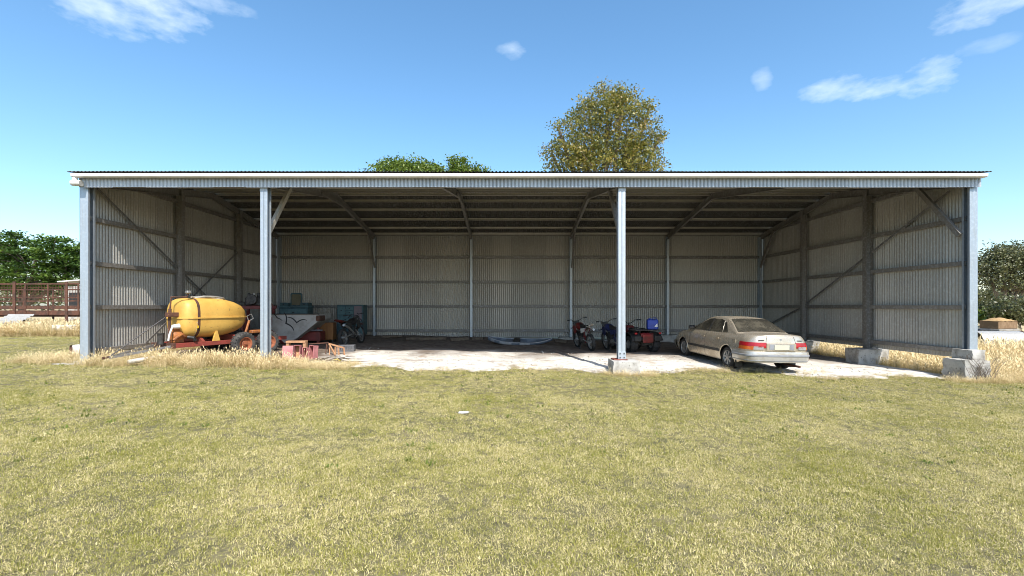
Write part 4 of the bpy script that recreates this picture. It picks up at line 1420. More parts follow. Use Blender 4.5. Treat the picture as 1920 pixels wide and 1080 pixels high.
# ------------------------------------------------------------------ quad bike
def build_quad():
    q = thing('quad_bike', 'muddy red farm quad bike seen from behind, racks front and rear', 'quad bike', on_floor(1204, 16.15), (0, 0, R(14)))
    q.location.y = 16.85
    q.location.x = at(1204, 16.15) - 0.1
    q.location.z = fz(q.location.x, 16.85)

    def wh(x, y, r, w):
        e = thing('wheel', '', None)
        del e['label']
        e.parent = q
        e.location = (x, y, r)
        MB().lathe([(-w * .45, r * .5), (-w / 2, r * .6), (-w / 2, r * .85), (-w * .35, r * .97), (0, r), (w * .35, r * .97), (w / 2, r * .85), (w / 2, r * .6), (w * .45, r * .5)], 'x', 26).build('tyre', 'tyre_dark', e, smooth=40)
        lg = MB()
        for k in range(20):
            a = 2 * math.pi * k / 20
            dv, tn = Vector((0, math.cos(a), math.sin(a))), Vector((0, -math.sin(a), math.cos(a)))
            for s in (-1, 1):
                lg.bar(dv * (r * 1.0) + tn * 0.02 * s, dv * (r * .93) + tn * 0.05 + Vector((s * w * .46, 0, 0)), 0.024, 0.03, up=dv)
        lg.build('tread', 'tyre_dark', e)
        MB().lathe([(-w * .4, 0), (-w * .3, r * .3), (-w * .45, r * .52), (w * .45, r * .52), (w * .3, r * .3), (w * .4, 0)], 'x', 20).build('rim', 'alloy', e, smooth=35)
    for s in (-1, 1):
        wh(s * 0.44, -0.60, 0.29, 0.26)
        wh(s * 0.44, 0.62, 0.28, 0.21)
    MB().cbox(-0.22, 0.22, -0.62, 0.75, 0.28, 0.50, 0.03).build('chassis', 'engine', q)
    MB().tube([(-0.42, -0.6, 0.29), (0.42, -0.6, 0.29)], 0.045, 10).build('axle', 'engine', q)
    MB().lathe([(-0.12, 0), (-0.12, 0.10), (0.12, 0.10), (0.12, 0)], 'x', 14, Matrix.Translation((0.03, -0.6, 0.30))).build('differential', 'engine', q, smooth=40)
    for s in (-1, 1):
        for yc, nm in ((-0.60, 'rear_mudguard'), (0.62, 'front_mudguard')):
            rows = []
            for k in range(9):
                a = R(20 + 140 * k / 8)
                y, z = yc + 0.40 * math.cos(a), 0.30 + 0.42 * math.sin(a)
                rows.append([(s * 0.17, y, z + 0.03), (s * 0.30, y, z + 0.03), (s * 0.52, y, z + 0.01), (s * 0.60, y, z - 0.03)])
            MB().grid(rows).build(nm, 'black', q, smooth=50)
        MB().cbox(s * 0.40 - 0.13, s * 0.40 + 0.13, -1.0, -0.975, 0.42, 0.60, 0.01).build('mud_flap', 'black', q)
    MB().cbox(-0.20, 0.20, -1.0, -0.95, 0.36, 0.66, 0.015).build('tail_panel', 'red_plastic', q)
    MB().cbox(-0.24, 0.24, -0.95, 0.1, 0.55, 0.70, 0.03).build('body', 'red_plastic', q, smooth=30)
    rows = []
    for (y, w, z) in ((0.25, 0.10, 0.84), (0.0, 0.14, 0.82), (-0.3, 0.16, 0.82), (-0.6, 0.16, 0.85), (-0.66, 0.12, 0.83)):
        rows.append([(-w, y, z - 0.13), (-w, y, z - 0.03), (-w * .6, y, z), (0, y, z + 0.01), (w * .6, y, z), (w, y, z - 0.03), (w, y, z - 0.13)])
    MB().grid(rows).build('seat', 'black', q, smooth=50)
    MB().cbox(-0.15, 0.15, 0.2, 0.55, 0.60, 0.92, 0.05).build('fuel_tank', 'red_plastic', q, smooth=40)
    MB().tube([(0, 0.5, 0.6), (0, 0.38, 1.0)], 0.03, 8).build('steering_column', 'black', q)
    MB().tube([(-0.42, 0.24, 1.13), (-0.22, 0.30, 1.12), (-0.08, 0.38, 1.0), (0.08, 0.38, 1.0), (0.22, 0.30, 1.12), (0.42, 0.24, 1.13)], 0.016, 7).build('handlebar', 'black', q, smooth=50)
    for s in (-1, 1):
        MB().tube([(s * 0.3, 0.28, 1.125), (s * 0.44, 0.23, 1.13)], 0.026, 8).build('grip', 'black', q)
        MB().cbox(s * 0.47 - 0.045, s * 0.47 + 0.045, -1.0, -0.955, 0.66, 0.72, 0.01).build('tail_lamp', 'lamp_red', q)
    for y0, y1, z, nm in ((-1.05, -0.5, 0.80, 'rear_rack'), (0.55, 1.0, 0.82, 'front_rack')):
        rk = MB()
        for k in range(6):
            yy = y0 + (y1 - y0) * k / 5
            rk.tube([(-0.5, yy, z), (0.5, yy, z)], 0.014, 6)
        for s in (-1, 1):
            rk.tube([(s * 0.5, y0, z), (s * 0.5, y1, z)], 0.016, 6)
            rk.tube([(s * 0.2, (y0 + y1) / 2, z), (s * 0.2, (y0 + y1) / 2, z - 0.15)], 0.014, 6)
        rk.build(nm, 'engine', q)
    return q


quad = build_quad()
quad_m = Matrix.LocRotScale(quad.location, quad.rotation_euler, None)
p = quad_m @ Vector((0.28, -0.78, 0.815))
jc = thing('plastic_drum', 'square blue plastic drum with a white warning label on the quad rack', 'drum', p, (0, 0, R(-8)))
MB().cbox(-0.19, 0.19, -0.14, 0.14, 0.0, 0.36, 0.035).build('drum_body', 'blue_plastic', jc, smooth=40)
MB().lathe([(0.36, 0.05), (0.40, 0.05), (0.40, 0)], 'z', 14, Matrix.Translation((-0.08, 0, 0))).build('cap', 'blue_plastic', jc, smooth=35)
MB().tube([(0.0, 0, 0.355), (0.03, 0, 0.41), (0.12, 0, 0.41), (0.15, 0, 0.355)], 0.016, 7).build('handle', 'blue_plastic', jc)
MB().prism([(0.05, 0.10), (0.12, 0.09), (0.165, 0.10), (0.15, 0.22), (0.11, 0.18)], -0.145, -0.141, 'xz').build('label_sticker', 'white_paint', jc)

# ------------------------------------------------------------------ kayak
def build_kayak():
    Y = 18.1
    kx = at(975, Y)
    k = thing('kayak', 'grey-blue and white sit-on kayak lying on the dirt by the back wall', 'kayak', (kx, Y, fz(kx, Y)), (R(10), 0, R(-4)))
    L = 1.28
    rows, deck = [], []
    for i in range(25):
        f = i / 24 * 2 - 1
        w = 0.34 * (1 - abs(f) ** 2.6) ** 0.75 + 0.004
        keel = 0.01 + 0.18 * abs(f) ** 3.2
        sheer = 0.17 + 0.17 * abs(f) ** 2.4
        if f > 0:
            sheer -= 0.06 * f
        row = []
        for j in range(13):
            a = math.pi * j / 12
            row.append((f * L, -w * math.cos(a), sheer - (sheer - keel) * math.sin(a) ** 0.7))
        rows.append(row)
        dish = 0.12 * (1 - abs(f) ** 4)
        deck.append([(f * L, w * c * 0.985, sheer + 0.02 * (1 - c * c) - dish * (1 - c ** 4) * (0.4 + 0.6 * (math.sin(f * 7) > 0))) for c in np.linspace(-1, 1, 9)])
    hull = MB().grid(rows).build('hull', 'kayak', k, smooth=60)
    MB().grid(deck).build('deck', 'kayak', k, smooth=60)
    for s in (-1, 1):
        MB().tube([(f * L, s * (0.34 * (1 - abs(f) ** 2.6) ** 0.75 + 0.004), 0.17 + 0.17 * abs(f) ** 2.4 - (0.06 * f if f > 0 else 0)) for f in np.linspace(-0.99, 0.99, 21)], 0.016, 6).build('gunwale', 'kayak_white', k, smooth=60)
    MB().cbox(-0.25, 0.0, -0.22, 0.22, 0.10, 0.26, 0.03).build('seat_back', 'black', k)
    # white patches on the near side
    for (a, b) in ((-0.62, -0.25), (0.0, 0.32), (-0.9, -0.78)):
        pr = []
        for f in np.linspace(a, b, 6):
            w = 0.34 * (1 - abs(f) ** 2.6) ** 0.75 + 0.004
            keel = 0.01 + 0.18 * abs(f) ** 3.2
            sheer = 0.17 + 0.17 * abs(f) ** 2.4 - (0.06 * f if f > 0 else 0)
            pr.append([(f * L, -(w * math.cos(t_)) - 0.006, sheer - (sheer - keel) * math.sin(t_) ** 0.7 - 0.002) for t_ in np.linspace(0.02, 0.62, 5)])
        MB().grid(pr).build('decal', 'kayak_white', k, smooth=60)


build_kayak()

# ------------------------------------------------------------------ small junk in the sun
# pink board and pink drawers
Yp = 12.75
x = at(541, Yp)
o = MB().cbox(-0.14, 0.14, -0.012, 0.012, 0, 0.42, 0.004, Matrix.Rotation(R(-14), 4, 'X')).build('pink_board', 'pink')
o.location = (x, Yp - 0.1, gz(x, Yp) + 0.01)
o.rotation_euler = (0, 0, R(8))
tag(o, 'faded pink rectangular board leaning in front of the open drawers', 'board')
for i, (px, w, hh, yy, lab) in enumerate(((556, 0.16, 0.42, 12.85, 'narrow pink drawer standing on end next to the pink board'),
                                          (570, 0.13, 0.34, 12.95, 'shortest of the pink drawers stood on end, filled with rubbish'),
                                          (582, 0.15, 0.42, 12.8, 'pink drawer standing on end farthest from the pink board'))):
    x = at(px, yy)
    q = thing('drawer', lab, 'drawer', (x, yy, gz(x, yy) + 0.01), (R(-6), 0, R(10 - 12 * i)))
    MB().cbox(-w / 2, w / 2, 0.20, 0.215, 0, hh, 0.003).build('drawer_bottom', 'timber_raw', q)
    for s in (-1, 1):
        MB().cbox(s * w / 2 - 0.008, s * w / 2 + 0.008, 0, 0.20, 0, hh, 0.003).build('drawer_side', 'pink', q)
    for z in (0.0, hh - 0.016):
        MB().cbox(-w / 2 + 0.008, w / 2 - 0.008, 0, 0.20, z, z + 0.016, 0.003).build('drawer_end', 'pink', q)
# raw timber rail behind
x = at(556, 13.35)
q = thing('timber_bench', 'low rough bench of orange timber behind the pink drawers', 'bench', (x, 13.35, gz(x, 13.35)), (0, 0, R(3)))
MB().cbox(-0.28, 0.28, -0.08, 0.12, 0.44, 0.50, 0.006).build('top', 'timber_raw', q)
for sx in (-0.24, 0.24):
    MB().cbox(sx - 0.04, sx + 0.04, -0.06, 0.1, 0, 0.44, 0.005).build('leg', 'timber_raw', q)
# broken chair frame
x = at(629, 13.9)
q = thing('broken_chair', 'broken orange timber chair frame lying on its side at the edge of the shade', 'chair', (x, 13.9, fz(x, 13.9)), (0, 0, R(-18)))
for a, b in (((-0.22, 0, 0.0), (-0.26, 0.05, 0.34)), ((-0.26, 0.02, 0.34), (0.12, -0.16, 0.02)), ((-0.24, 0.05, 0.33), (0.20, 0.12, 0.22)), ((0.2, 0.12, 0.24), (0.25, 0.1, 0.0)),
             ((-0.08, 0.1, 0.0), (-0.08, 0.1, 0.28)), ((0.04, 0.1, 0.0), (0.02, 0.1, 0.26))):
    MB().bar(a, b, 0.03, 0.045).build('rail', 'timber_raw', q)
# thin rod trestle
x = at(596, 14.2)
q = thing('steel_trestle', 'low thin rusty steel trestle in the shade behind the drawers', 'trestle', (x, 14.2, fz(x, 14.2)))
MB().bar((-0.26, 0, 0.30), (0.30, 0.1, 0.33), 0.03, 0.03).build('top_bar', 'rust', q)
for sx in (-0.22, 0.26):
    for sy in (-0.12, 0.16):
        MB().bar((sx, 0.04, 0.30), (sx + 0.03, sy, 0.0), 0.02, 0.02).build('leg', 'rust', q)
# grey wire crate
x = at(649, 14.9)
q = thing('milk_crate', 'grey slotted plastic crate on the floor below the dark dirt bike', 'crate', (x, 14.9, fz(x, 14.9)), (0, 0, R(10)))
for s in (-1, 1):
    for k in range(9):
        MB().cbox(-0.26 + 0.0605 * k, -0.26 + 0.0605 * k + 0.034, s * 0.17 - 0.006, s * 0.17 + 0.006, 0.03, 0.18, 0.003).build('slat', 'crate', q)
    for k in range(6):
        MB().cbox(s * 0.265 - 0.006, s * 0.265 + 0.006, -0.16 + 0.057 * k, -0.16 + 0.057 * k + 0.034, 0.03, 0.18, 0.003).build('slat', 'crate', q)
MB().cbox(-0.27, 0.27, -0.18, 0.18, 0.0, 0.03, 0.005).build('bottom', 'crate', q)
rim_ = MB()
for a, b in (((-.27, -.17), (.27, -.17)), ((-.27, .17), (.27, .17)), ((-.265, -.17), (-.265, .17)), ((.265, -.17), (.265, .17))):
    rim_.bar((*a, 0.19), (*b, 0.19), 0.024, 0.024)
rim_.build('rim', 'crate', q)


def lump(name, mat, loc, sx, sy, sz, label, cat, seed=1):
    rr = random.Random(seed)
    rows = []
    for i in range(9):
        a = math.pi * i / 8
        row = []
        for k in range(14):
            b = 2 * math.pi * k / 14
            j = 1 + rr.uniform(-0.25, 0.25)
            row.append((math.sin(a) * math.cos(b) * sx * j, math.sin(a) * math.sin(b) * sy * j, max(0, math.cos(a) * sz * j + sz * 0.3)))
        rows.append(row)
    o = MB().grid(rows, True).build(name, mat, smooth=50)
    o.location = loc
    return tag(o, label, cat)


lump('yellow_rag', 'yellow_cloth', on_floor(632, 12.65), 0.10, 0.08, 0.045, 'crumpled yellow rag on the limestone by the pink drawers', 'rag', 2)
lump('white_rag', 'white_paint', on_floor(593, 12.3), 0.12, 0.08, 0.05, 'crumpled white scrap in front of the pink drawers', 'scrap', 3)
q = thing('dead_branch', 'dark dead branches scattered on the limestone beside the pink drawers', 'branch', on_floor(604, 12.5))
rr = random.Random(5)
for k in range(16):
    a = rr.uniform(-0.5, 0.5)
    L = rr.uniform(0.2, 0.6)
    p0 = Vector((rr.uniform(-0.45, 0.5), rr.uniform(-0.25, 0.3), rr.uniform(0.01, 0.05)))
    dv = Vector((math.cos(a), math.sin(a), rr.uniform(-0.02, 0.12)))
    MB().tube([p0, p0 + dv * L * .5 + Vector((0, 0.03, 0.03)), p0 + dv * L], [0.014, 0.01, 0.005], 5).build('twig', 'twig', q)
q = thing('fallen_branch', 'thin bare branch lying on the sunlit limestone left of the concrete pier', 'branch', on_floor(672, 12.4))
MB().tube([(-0.5, 0, 0.02), (-0.1, 0.05, 0.03), (0.4, 0.0, 0.02)], [0.012, 0.01, 0.004], 5).build('stem', 'twig', q)
MB().tube([(-0.1, 0.05, 0.03), (0.1, 0.18, 0.03)], [0.008, 0.003], 5).build('twig', 'twig', q)

# white pipe under the drawbar
x0, x1 = at(238, 11.3), at(306, 12.0)
o = MB().tube([(x0, 11.3, gz(x0, 11.3) + 0.09), (x1, 12.0, gz(x1, 12) + 0.16)], 0.055, 14).build('pipe_length', 'pvc', smooth=40)
tag(o, 'length of white plastic pipe on the grass under the trailer drawbar', 'pipe')
# curved rusty offcut and white block beside the left corner post
x = at(140, 12.6)
rows = []
for z in np.linspace(0, 0.33, 6):
    rows.append([(0.11 * math.cos(a), 0.11 * math.sin(a), z) for a in np.linspace(R(150), R(290), 10)])
o = MB().grid(rows).build('rusty_offcut', 'rust', smooth=60)
o.location = (at(139, 12.6), 12.6, gz(x, 12.6))
o.rotation_euler = (R(10), R(14), 0)
tag(o, 'curled rusty steel offcut leaning by the left corner post', 'offcut')
o = rough_block(-0.12, 0.12, -0.12, 0.12, -0.05, 0.34, 3, 0.008, 14).build('white_block', 'white_paint', smooth=25)
o.location = (at(150, 12.7), 12.7, gz(x, 12.7))
tag(o, 'upright whitewashed block half hidden behind the left corner post', 'block')
# pale shard on the lawn
o = MB().prism([(-0.085, -0.01), (-0.05, -0.04), (0.06, -0.03), (0.09, 0.0), (0.03, 0.035), (-0.06, 0.03)], 0.0, 0.014, 'xy').build('plastic_shard', 'pvc')
o.location = (at(869, 7.0), 7.0, gz(0, 7) + 0.035)
o.rotation_euler = (R(8), 0, R(12))
tag(o, 'small flat white plastic shard lying on the lawn', 'litter')

# ------------------------------------------------------------------ yards and junk outside, left
YF = 22.5


def build_stock_crate():
    x0, x1 = -30.0, at(160, YF)
    c = thing('stock_crate', 'long rusty steel stock crate with mesh sides left of the shed', 'stock crate', (0, YF, gz(-20, YF)))
    z0 = gz(-20, YF)

    def zz(py):
        return zt(py, YF) - z0
    MB().bar((x0, 0, zz(533)), (x1, 0, zz(533) + 0.03), 0.06, 0.07).build('top_rail', 'rust', c)
    MB().bar((x0, 0, zz(566)), (x1, 0, zz(564)), 0.06, 0.06).build('mid_rail', 'rust', c)
    for a, b in ((573, 580), (582, 591)):
        MB().cbox(x0, x1, -0.03, 0.03, zz(b), zz(a), 0.008).build('board', 'rust', c)
    xs_, k = x1 - 0.3, 0
    while xs_ > x0:
        big = abs(xs_ - at(81, YF)) < 0.5
        w = 0.07 if k % 3 == 1 else 0.035
        MB().cbox(xs_ - w, xs_ + w, -0.07, -0.03, 0.0 if k % 3 == 1 else zz(590), zz(528 if k % 3 == 1 else 533), 0.006).build('upright', 'rust', c).rotation_euler = (0, 0, 0)
        xs_ -= random.uniform(0.55, 1.25)
        k += 1
    me_h = MB()
    ms = MB()
    for j in range(6):
        z = zz(564) + (zz(534) - zz(564)) * j / 6
        ms.bar((x0, 0.01, z), (x1, 0.01, z), 0.014, 0.014)
    xx = x0
    while xx < x1:
        ms.bar((xx, 0.016, zz(564)), (xx, 0.016, zz(534)), 0.013, 0.013, up=(0, 1, 0))
        xx += 0.14
    o = ms.build('mesh_panel', 'rust', c)
    o['kind'] = 'stuff'
    MB().cbox(x0, x1, 0.05, 2.2, zz(594), zz(590), 0.01).build('deck', 'rust', c)
    # far side
    MB().bar((x0, 2.2, zz(540)), (x1, 2.2, zz(540)), 0.06, 0.07).build('top_rail', 'rust', c)
    MB().bar((x0, 2.2, zz(556)), (x1, 2.2, zz(556)), 0.06, 0.07).build('mid_rail', 'rust', c)
    xs_ = x1 - 0.6
    while xs_ > x0:
        MB().cbox(xs_ - 0.04, xs_ + 0.04, 2.18, 2.24, 0, zz(538), 0.006).build('upright', 'rust', c)
        xs_ -= 1.6
    return c


build_stock_crate()

# stack of corrugated sheets
xa, xb = -24.0, at(48, 21.4)
for j in range(4):
    mbx = MB()
    lo, hi = [], []
    for i in range(41):
        y = 0.8 * i / 40
        zw = 0.03 * math.cos(2 * math.pi * i / 8.0)
        lo.append((0, y, zw + y * 0.5))
        hi.append((xb - xa - 0.15 * j, y, zw + y * 0.5))
    o = mbx.grid([lo, hi]).build('roofing_sheet', 'wall_sheet', smooth=60)
    o.location = (xa, 21.0 - 0.04 * j, 0.62 - 0.085 * j)
    tag(o, ['topmost corrugated zinc sheet of the leaning stack by the stock crate', 'second corrugated zinc sheet from the top of the leaning stack',
            'third corrugated zinc sheet from the top of the leaning stack', 'lowest corrugated zinc sheet of the leaning stack'][j], 'sheet', 'stack of corrugated sheets')
# logs in the dry grass
xa, xb = at(102, 20.0), at(139, 20.0)
o = rough_block(0, xb - xa, -0.13, 0.13, 0, 0.26, 5, 0.025, 21).build('pale_log', 'white_paint', smooth=40)
o.location = (xa, 20.0, gz(xa, 20) + 0.22)
tag(o, 'short thick white-grey log lying in dry grass left of the shed', 'log')
xa, xb = -21.2, at(104, 20.1)
o = MB().tube([(xa, 20.2, 0.20), (xa + 1.2, 20.15, 0.30), (xb, 20.1, 0.36)], [0.07, 0.085, 0.09], 9).build('grey_log', 'old_log', smooth=50)
tag(o, 'long thin grey log half buried in dry grass left of the shed', 'log')
# white shed roof beyond
wx = at(141, 30)
w_ = thing('white_shed', 'low white shed with a flat pitched roof beyond the stock crate', 'shed', (wx, 30, 0))
MB().box(-0.8, 3.6, 0.1, 3, 0, 2.75).build('wall', 'concrete', w_)
rf = MB().prism([(-1.0, 2.98), (-1.0, 3.05), (4, 3.45), (4, 3.38)], -0.2, 3.2, 'xz').build('roof', 'gutter', w_)
for k in range(3):
    MB().cbox(-0.5 + 1.2 * k, 0.2 + 1.2 * k, 0.06, 0.098, 1.4, 2.3, 0.01).build('window', 'black', w_)

# ------------------------------------------------------------------ junk outside, right
Yr = 21.0
x = at(1872, Yr)
q = thing('brown_bin', 'low brown box heaped with straw beyond the right corner post', 'bin', (x, Yr, -0.15), (0, 0, R(14)))
MB().cbox(-0.62, 0.62, -0.35, 0.35, 0.55, 0.92, 0.02).build('bin_side', 'brown_box', q)
MB().cbox(-0.66, 0.66, -0.4, 0.4, -0.4, 0.55, 0.02).build('base', 'concrete_dark', q)
rr = random.Random(9)
rows = []
for i in range(7):
    row = []
    for j in range(11):
        u, v = j / 10 * 2 - 1, i / 6 * 2 - 1
        row.append((u * 0.64, v * 0.37, 0.90 + 0.16 * (1 - u * u) * (1 - v * v) + rr.uniform(-0.015, 0.02)))
    rows.append(row)
M['straw'] = worn('straw', (0.46, 0.30, 0.13), (0.34, 0.2, 0.08), 12, 0.95, bump=0.8)
MB().grid(rows).build('straw_heap', 'straw', q, smooth=60)
# culvert pipe and curved sheet
x = at(1900, 19.2)
q = thing('culvert_pipe', 'galvanised half-round culvert pipe lying in dry grass beyond the right corner post', 'pipe', (x, 19.2, -0.5), (0, 0, R(-6)))
rows = []
for xx in np.linspace(-1.5, 0.25, 40):
    r = 0.46 + 0.012 * math.cos(xx * 44)
    rows.append([(xx, r * math.cos(a), 0.42 + r * math.sin(a)) for a in np.linspace(R(-50), R(230), 24)])
MB().grid(rows).build('pipe_shell', 'wall_sheet', q, smooth=60)
MB().tube([(0.25, 0.46 * math.cos(a), 0.42 + 0.46 * math.sin(a)) for a in np.linspace(R(-50), R(230), 24)], 0.025, 6).build('pipe_lip', 'rust', q, smooth=60)
MB().bar((0.25, 0, 0.1), (0.25, 0.2, 0.84), 0.03, 0.05, up=(1, 0, 0)).build('strut', 'zinc_old', q)
o = lump('blue_tarp', 'tarp', (at(1862, 18.0), 18.0, gz(17, 18)), 0.95, 0.35, 0.40, 'crumpled blue tarpaulin in front of the culvert pipe', 'tarpaulin', 6)
x = at(1840, 20.5)
o = MB().cbox(-0.25, 0.25, -0.2, 0.2, 0, 0.9, 0.02).build('dark_drum', 'black')
o.location = (x, 20.5, -0.5)
tag(o, 'small dark box standing beside the straw-filled brown bin', 'box')

# ------------------------------------------------------------------ trees
def leaf_material(name, cols, trans=0.35):
    t_ = NT(name)
    att = t_.node('ShaderNodeAttribute')
    att.attribute_name = 'tint'
    rp = t_.node('ShaderNodeValToRGB')
    els = rp.color_ramp.elements
    for i, c in enumerate(cols):
        pos = i / (len(cols) - 1)
        e_ = els[i] if i < 2 else els.new(pos)
        e_.position = pos
        e_.color = (*c, 1)
    els[1].position = 1 / (len(cols) - 1)
    t_.l.new(att.outputs['Fac'], rp.inputs[0])
    dif = t_.node('ShaderNodeBsdfDiffuse')
    tr_ = t_.node('ShaderNodeBsdfTranslucent')
    gl = t_.node('ShaderNodeBsdfGlossy')
    gl.inputs['Roughness'].default_value = 0.45
    mx, mx2 = t_.node('ShaderNodeMixShader'), t_.node('ShaderNodeMixShader')
    t_.l.new(rp.outputs[0], dif.inputs[0])
    t_.l.new(rp.outputs[0], tr_.inputs[0])
    mx.inputs[0].default_value = trans
    t_.l.new(dif.outputs[0], mx.inputs[1])
    t_.l.new(tr_.outputs[0], mx.inputs[2])
    mx2.inputs[0].default_value = 0.05
    t_.l.new(mx.outputs[0], mx2.inputs[1])
    t_.l.new(gl.outputs[0], mx2.inputs[2])
    out = t_.n['Material Output']
    t_.l.new(mx2.outputs[0], out.inputs[0])
    return t_.m


M['leaf_olive'] = leaf_material('olive_leaf', [(0.05, 0.065, 0.014), (0.13, 0.145, 0.025), (0.21, 0.21, 0.035), (0.34, 0.27, 0.045), (0.35, 0.22, 0.05)])
M['leaf_green'] = leaf_material('green_leaf', [(0.045, 0.08, 0.014), (0.10, 0.16, 0.022), (0.17, 0.24, 0.03), (0.24, 0.28, 0.06)])
M['leaf_fig'] = leaf_material('bright_leaf', [(0.025, 0.055, 0.01), (0.05, 0.10, 0.015), (0.09, 0.165, 0.022), (0.17, 0.25, 0.035)])
M['leaf_gum'] = leaf_material('gum_leaf', [(0.04, 0.05, 0.022), (0.095, 0.11, 0.045), (0.16, 0.165, 0.068), (0.23, 0.225, 0.10)])


def leaf_mesh(name, centres, sizes, normals_up, tints, mat, aspect=0.55):
    n = len(centres)
    nrm = RNG.normal(size=(n, 3))
    nrm /= np.linalg.norm(nrm, axis=1)[:, None]
    nrm[:, 2] += normals_up
    nrm /= np.linalg.norm(nrm, axis=1)[:, None]
    r_ = RNG.normal(size=(n, 3))
    u = np.cross(nrm, r_)
    u /= np.linalg.norm(u, axis=1)[:, None]
    v = np.cross(nrm, u)
    s = sizes[:, None]
    p0, p1 = centres - u * s * .5, centres + u * s * .5
    q0, q1 = centres - v * s * .5 * aspect + nrm * s * .08, centres + v * s * .5 * aspect + nrm * s * .08
    V = np.stack([p0, q0, p1, q1], axis=1).reshape(-1, 3)
    me = bpy.data.meshes.new(name)
    me.vertices.add(4 * n)
    me.vertices.foreach_set('co', V.ravel())
    me.loops.add(4 * n)
    me.loops.foreach_set('vertex_index', np.arange(4 * n, dtype=np.int32))
    me.polygons.add(n)
    me.polygons.foreach_set('loop_start', np.arange(0, 4 * n, 4, dtype=np.int32))
    me.update()
    a = me.attributes.new('tint', 'FLOAT', 'FACE')
    a.data.foreach_set('value', tints.astype(np.float32))
    me.validate()
    me.materials.append(M[mat])
    return me


def build_tree(name, label, base, lobes, leaf, nclump, per, size, mat, trunk_r=0.22, up=0.8, spread=0.4, flat=1.0, group=None, cat='tree', trunk_h=None, inner=0.55, low_cut=None):
    """lobes: ellipsoids (cx,cy,cz,rx,ry,rz) relative to the base"""
    tr = thing(name, label, cat, base, group=group)
    vol = np.array([l[3] * l[4] * l[5] for l in lobes]) ** 0.67
    vol /= vol.sum()
    cs = []
    for li, l in enumerate(lobes):
        m = max(4, int(nclump * vol[li]))
        d = RNG.normal(size=(m, 3))
        d /= np.linalg.norm(d, axis=1)[:, None]
        rad = inner + (1 - inner) * RNG.random(m) ** 0.6
        rad *= 1 + 0.10 * RNG.normal(size=m)
        cs.append(np.array(l[:3]) + d * rad[:, None] * np.array(l[3:]))
    cs = np.concatenate(cs)
    if low_cut is not None:
        cs = cs[cs[:, 2] > low_cut]
    m = len(cs)
    off = RNG.normal(size=(m, per, 3)) * spread * np.array([1, 1, 0.75 * flat])
    P_ = (cs[:, None, :] + off).reshape(-1, 3)
    sz = size * (0.6 + 0.8 * RNG.random(len(P_)))
    ct = RNG.random(m) * 0.55
    tints = np.clip((ct[:, None] + 0.45 * RNG.random((m, per))).reshape(-1), 0, 1)
    me = leaf_mesh(name + '_crown', P_, sz, up, tints, mat)
    link('crown', me, tr)
    tb = MB()
    th = trunk_h or (min(l[2] - l[5] for l in lobes) * 1.0 + 0.6)
    tb.tube([(0, 0, -0.1), (0.05, 0, th * .5), (0, 0.05, th)], [trunk_r * 1.25, trunk_r, trunk_r * .8], 10)
    pick = RNG.choice(m, min(m, 46), replace=False)
    for li, l in enumerate(lobes):
        mid = Vector(l[:3])
        kn = Vector((mid.x * .45, mid.y * .45, th + (mid.z - th) * .45 - .1 * l[5]))
        tb.tube([(0, 0, th * 0.96), kn, mid], [trunk_r * .62, trunk_r * .42, trunk_r * .22], 7)
    for i in pick:
        c = cs[i]
        li = int(np.argmin([np.linalg.norm((c - np.array(l[:3])) / np.array(l[3:])) for l in lobes]))
        mid = Vector(lobes[li][:3])
        a_ = Vector((mid.x * .7, mid.y * .7, th + (mid.z - th) * .7))
        c = Vector(c)
        tb.tube([a_, (a_ + c) / 2 + Vector((0, 0, 0.12 * (c - a_).length)), c], [trunk_r * .2, trunk_r * .12, trunk_r * .05], 5)
    tb.build('trunk', 'bark', tr, smooth=50)
    return tr


# big tree behind the shed
Yt = 27.0
bx = at(1132, Yt)


def lobe(px, py, wpx, hpx, Y, base, depth=None):
    k = Y / F
    return ((px - 955) * k - base[0], 0.0 + (random.uniform(-1, 1) * 0.4), zt(py, Y) - base[2], wpx * k, depth or wpx * k, hpx * k)


base = (bx, Yt, 0)
build_tree('olive_tree', 'tall olive-brown tree rising behind the shed roof', base,
           [lobe(1140, 245, 78, 70, Yt, base), lobe(1095, 265, 60, 62, Yt, base), lobe(1190, 250, 52, 58, Yt, base), lobe(1068, 300, 46, 42, Yt, base),
            lobe(1205, 300, 44, 44, Yt, base), lobe(1140, 195, 46, 34, Yt, base), lobe(1135, 320, 95, 55, Yt, base), lobe(1168, 185, 30, 20, Yt, base), lobe(1034, 285, 15, 14, Yt, base), lobe(1240, 250, 12, 13, Yt, base),
            lobe(1106, 190, 18, 13, Yt, base), lobe(1217, 200, 14, 13, Yt, base), lobe(1046, 238, 12, 11, Yt, base)],
           None, 1250, 26, 0.135, 'leaf_olive', 0.3, 0.5, 0.19, group='trees behind the shed roof', trunk_h=4.2, inner=0.45)
Yt2 = 30.0
base = (at(765, Yt2), Yt2, 0)
build_tree('green_tree', 'broad rounded green treetop showing above the shed roof', base,
           [lobe(740, 322, 34, 22, Yt2, base), lobe(772, 322, 44, 20, Yt2, base), lobe(806, 329, 30, 18, Yt2, base), lobe(765, 350, 80, 45, Yt2, base)],
           None, 560, 26, 0.17, 'leaf_green', 0.3, 1.0, 0.22, group='trees behind the shed roof', trunk_h=5.5)
base = (at(870, Yt2 + 2), Yt2 + 2, 0)
build_tree('green_tree', 'smaller uneven green treetop above the roof beside the broad green one', base,
           [lobe(864, 318, 18, 20, Yt2 + 2, base), lobe(847, 306, 8, 12, Yt2 + 2, base), lobe(894, 324, 20, 12, Yt2 + 2, base), lobe(873, 345, 45, 30, Yt2 + 2, base)],
           None, 280, 26, 0.17, 'leaf_green', 0.25, 1.0, 0.2, group='trees behind the shed roof', trunk_h=5.5)
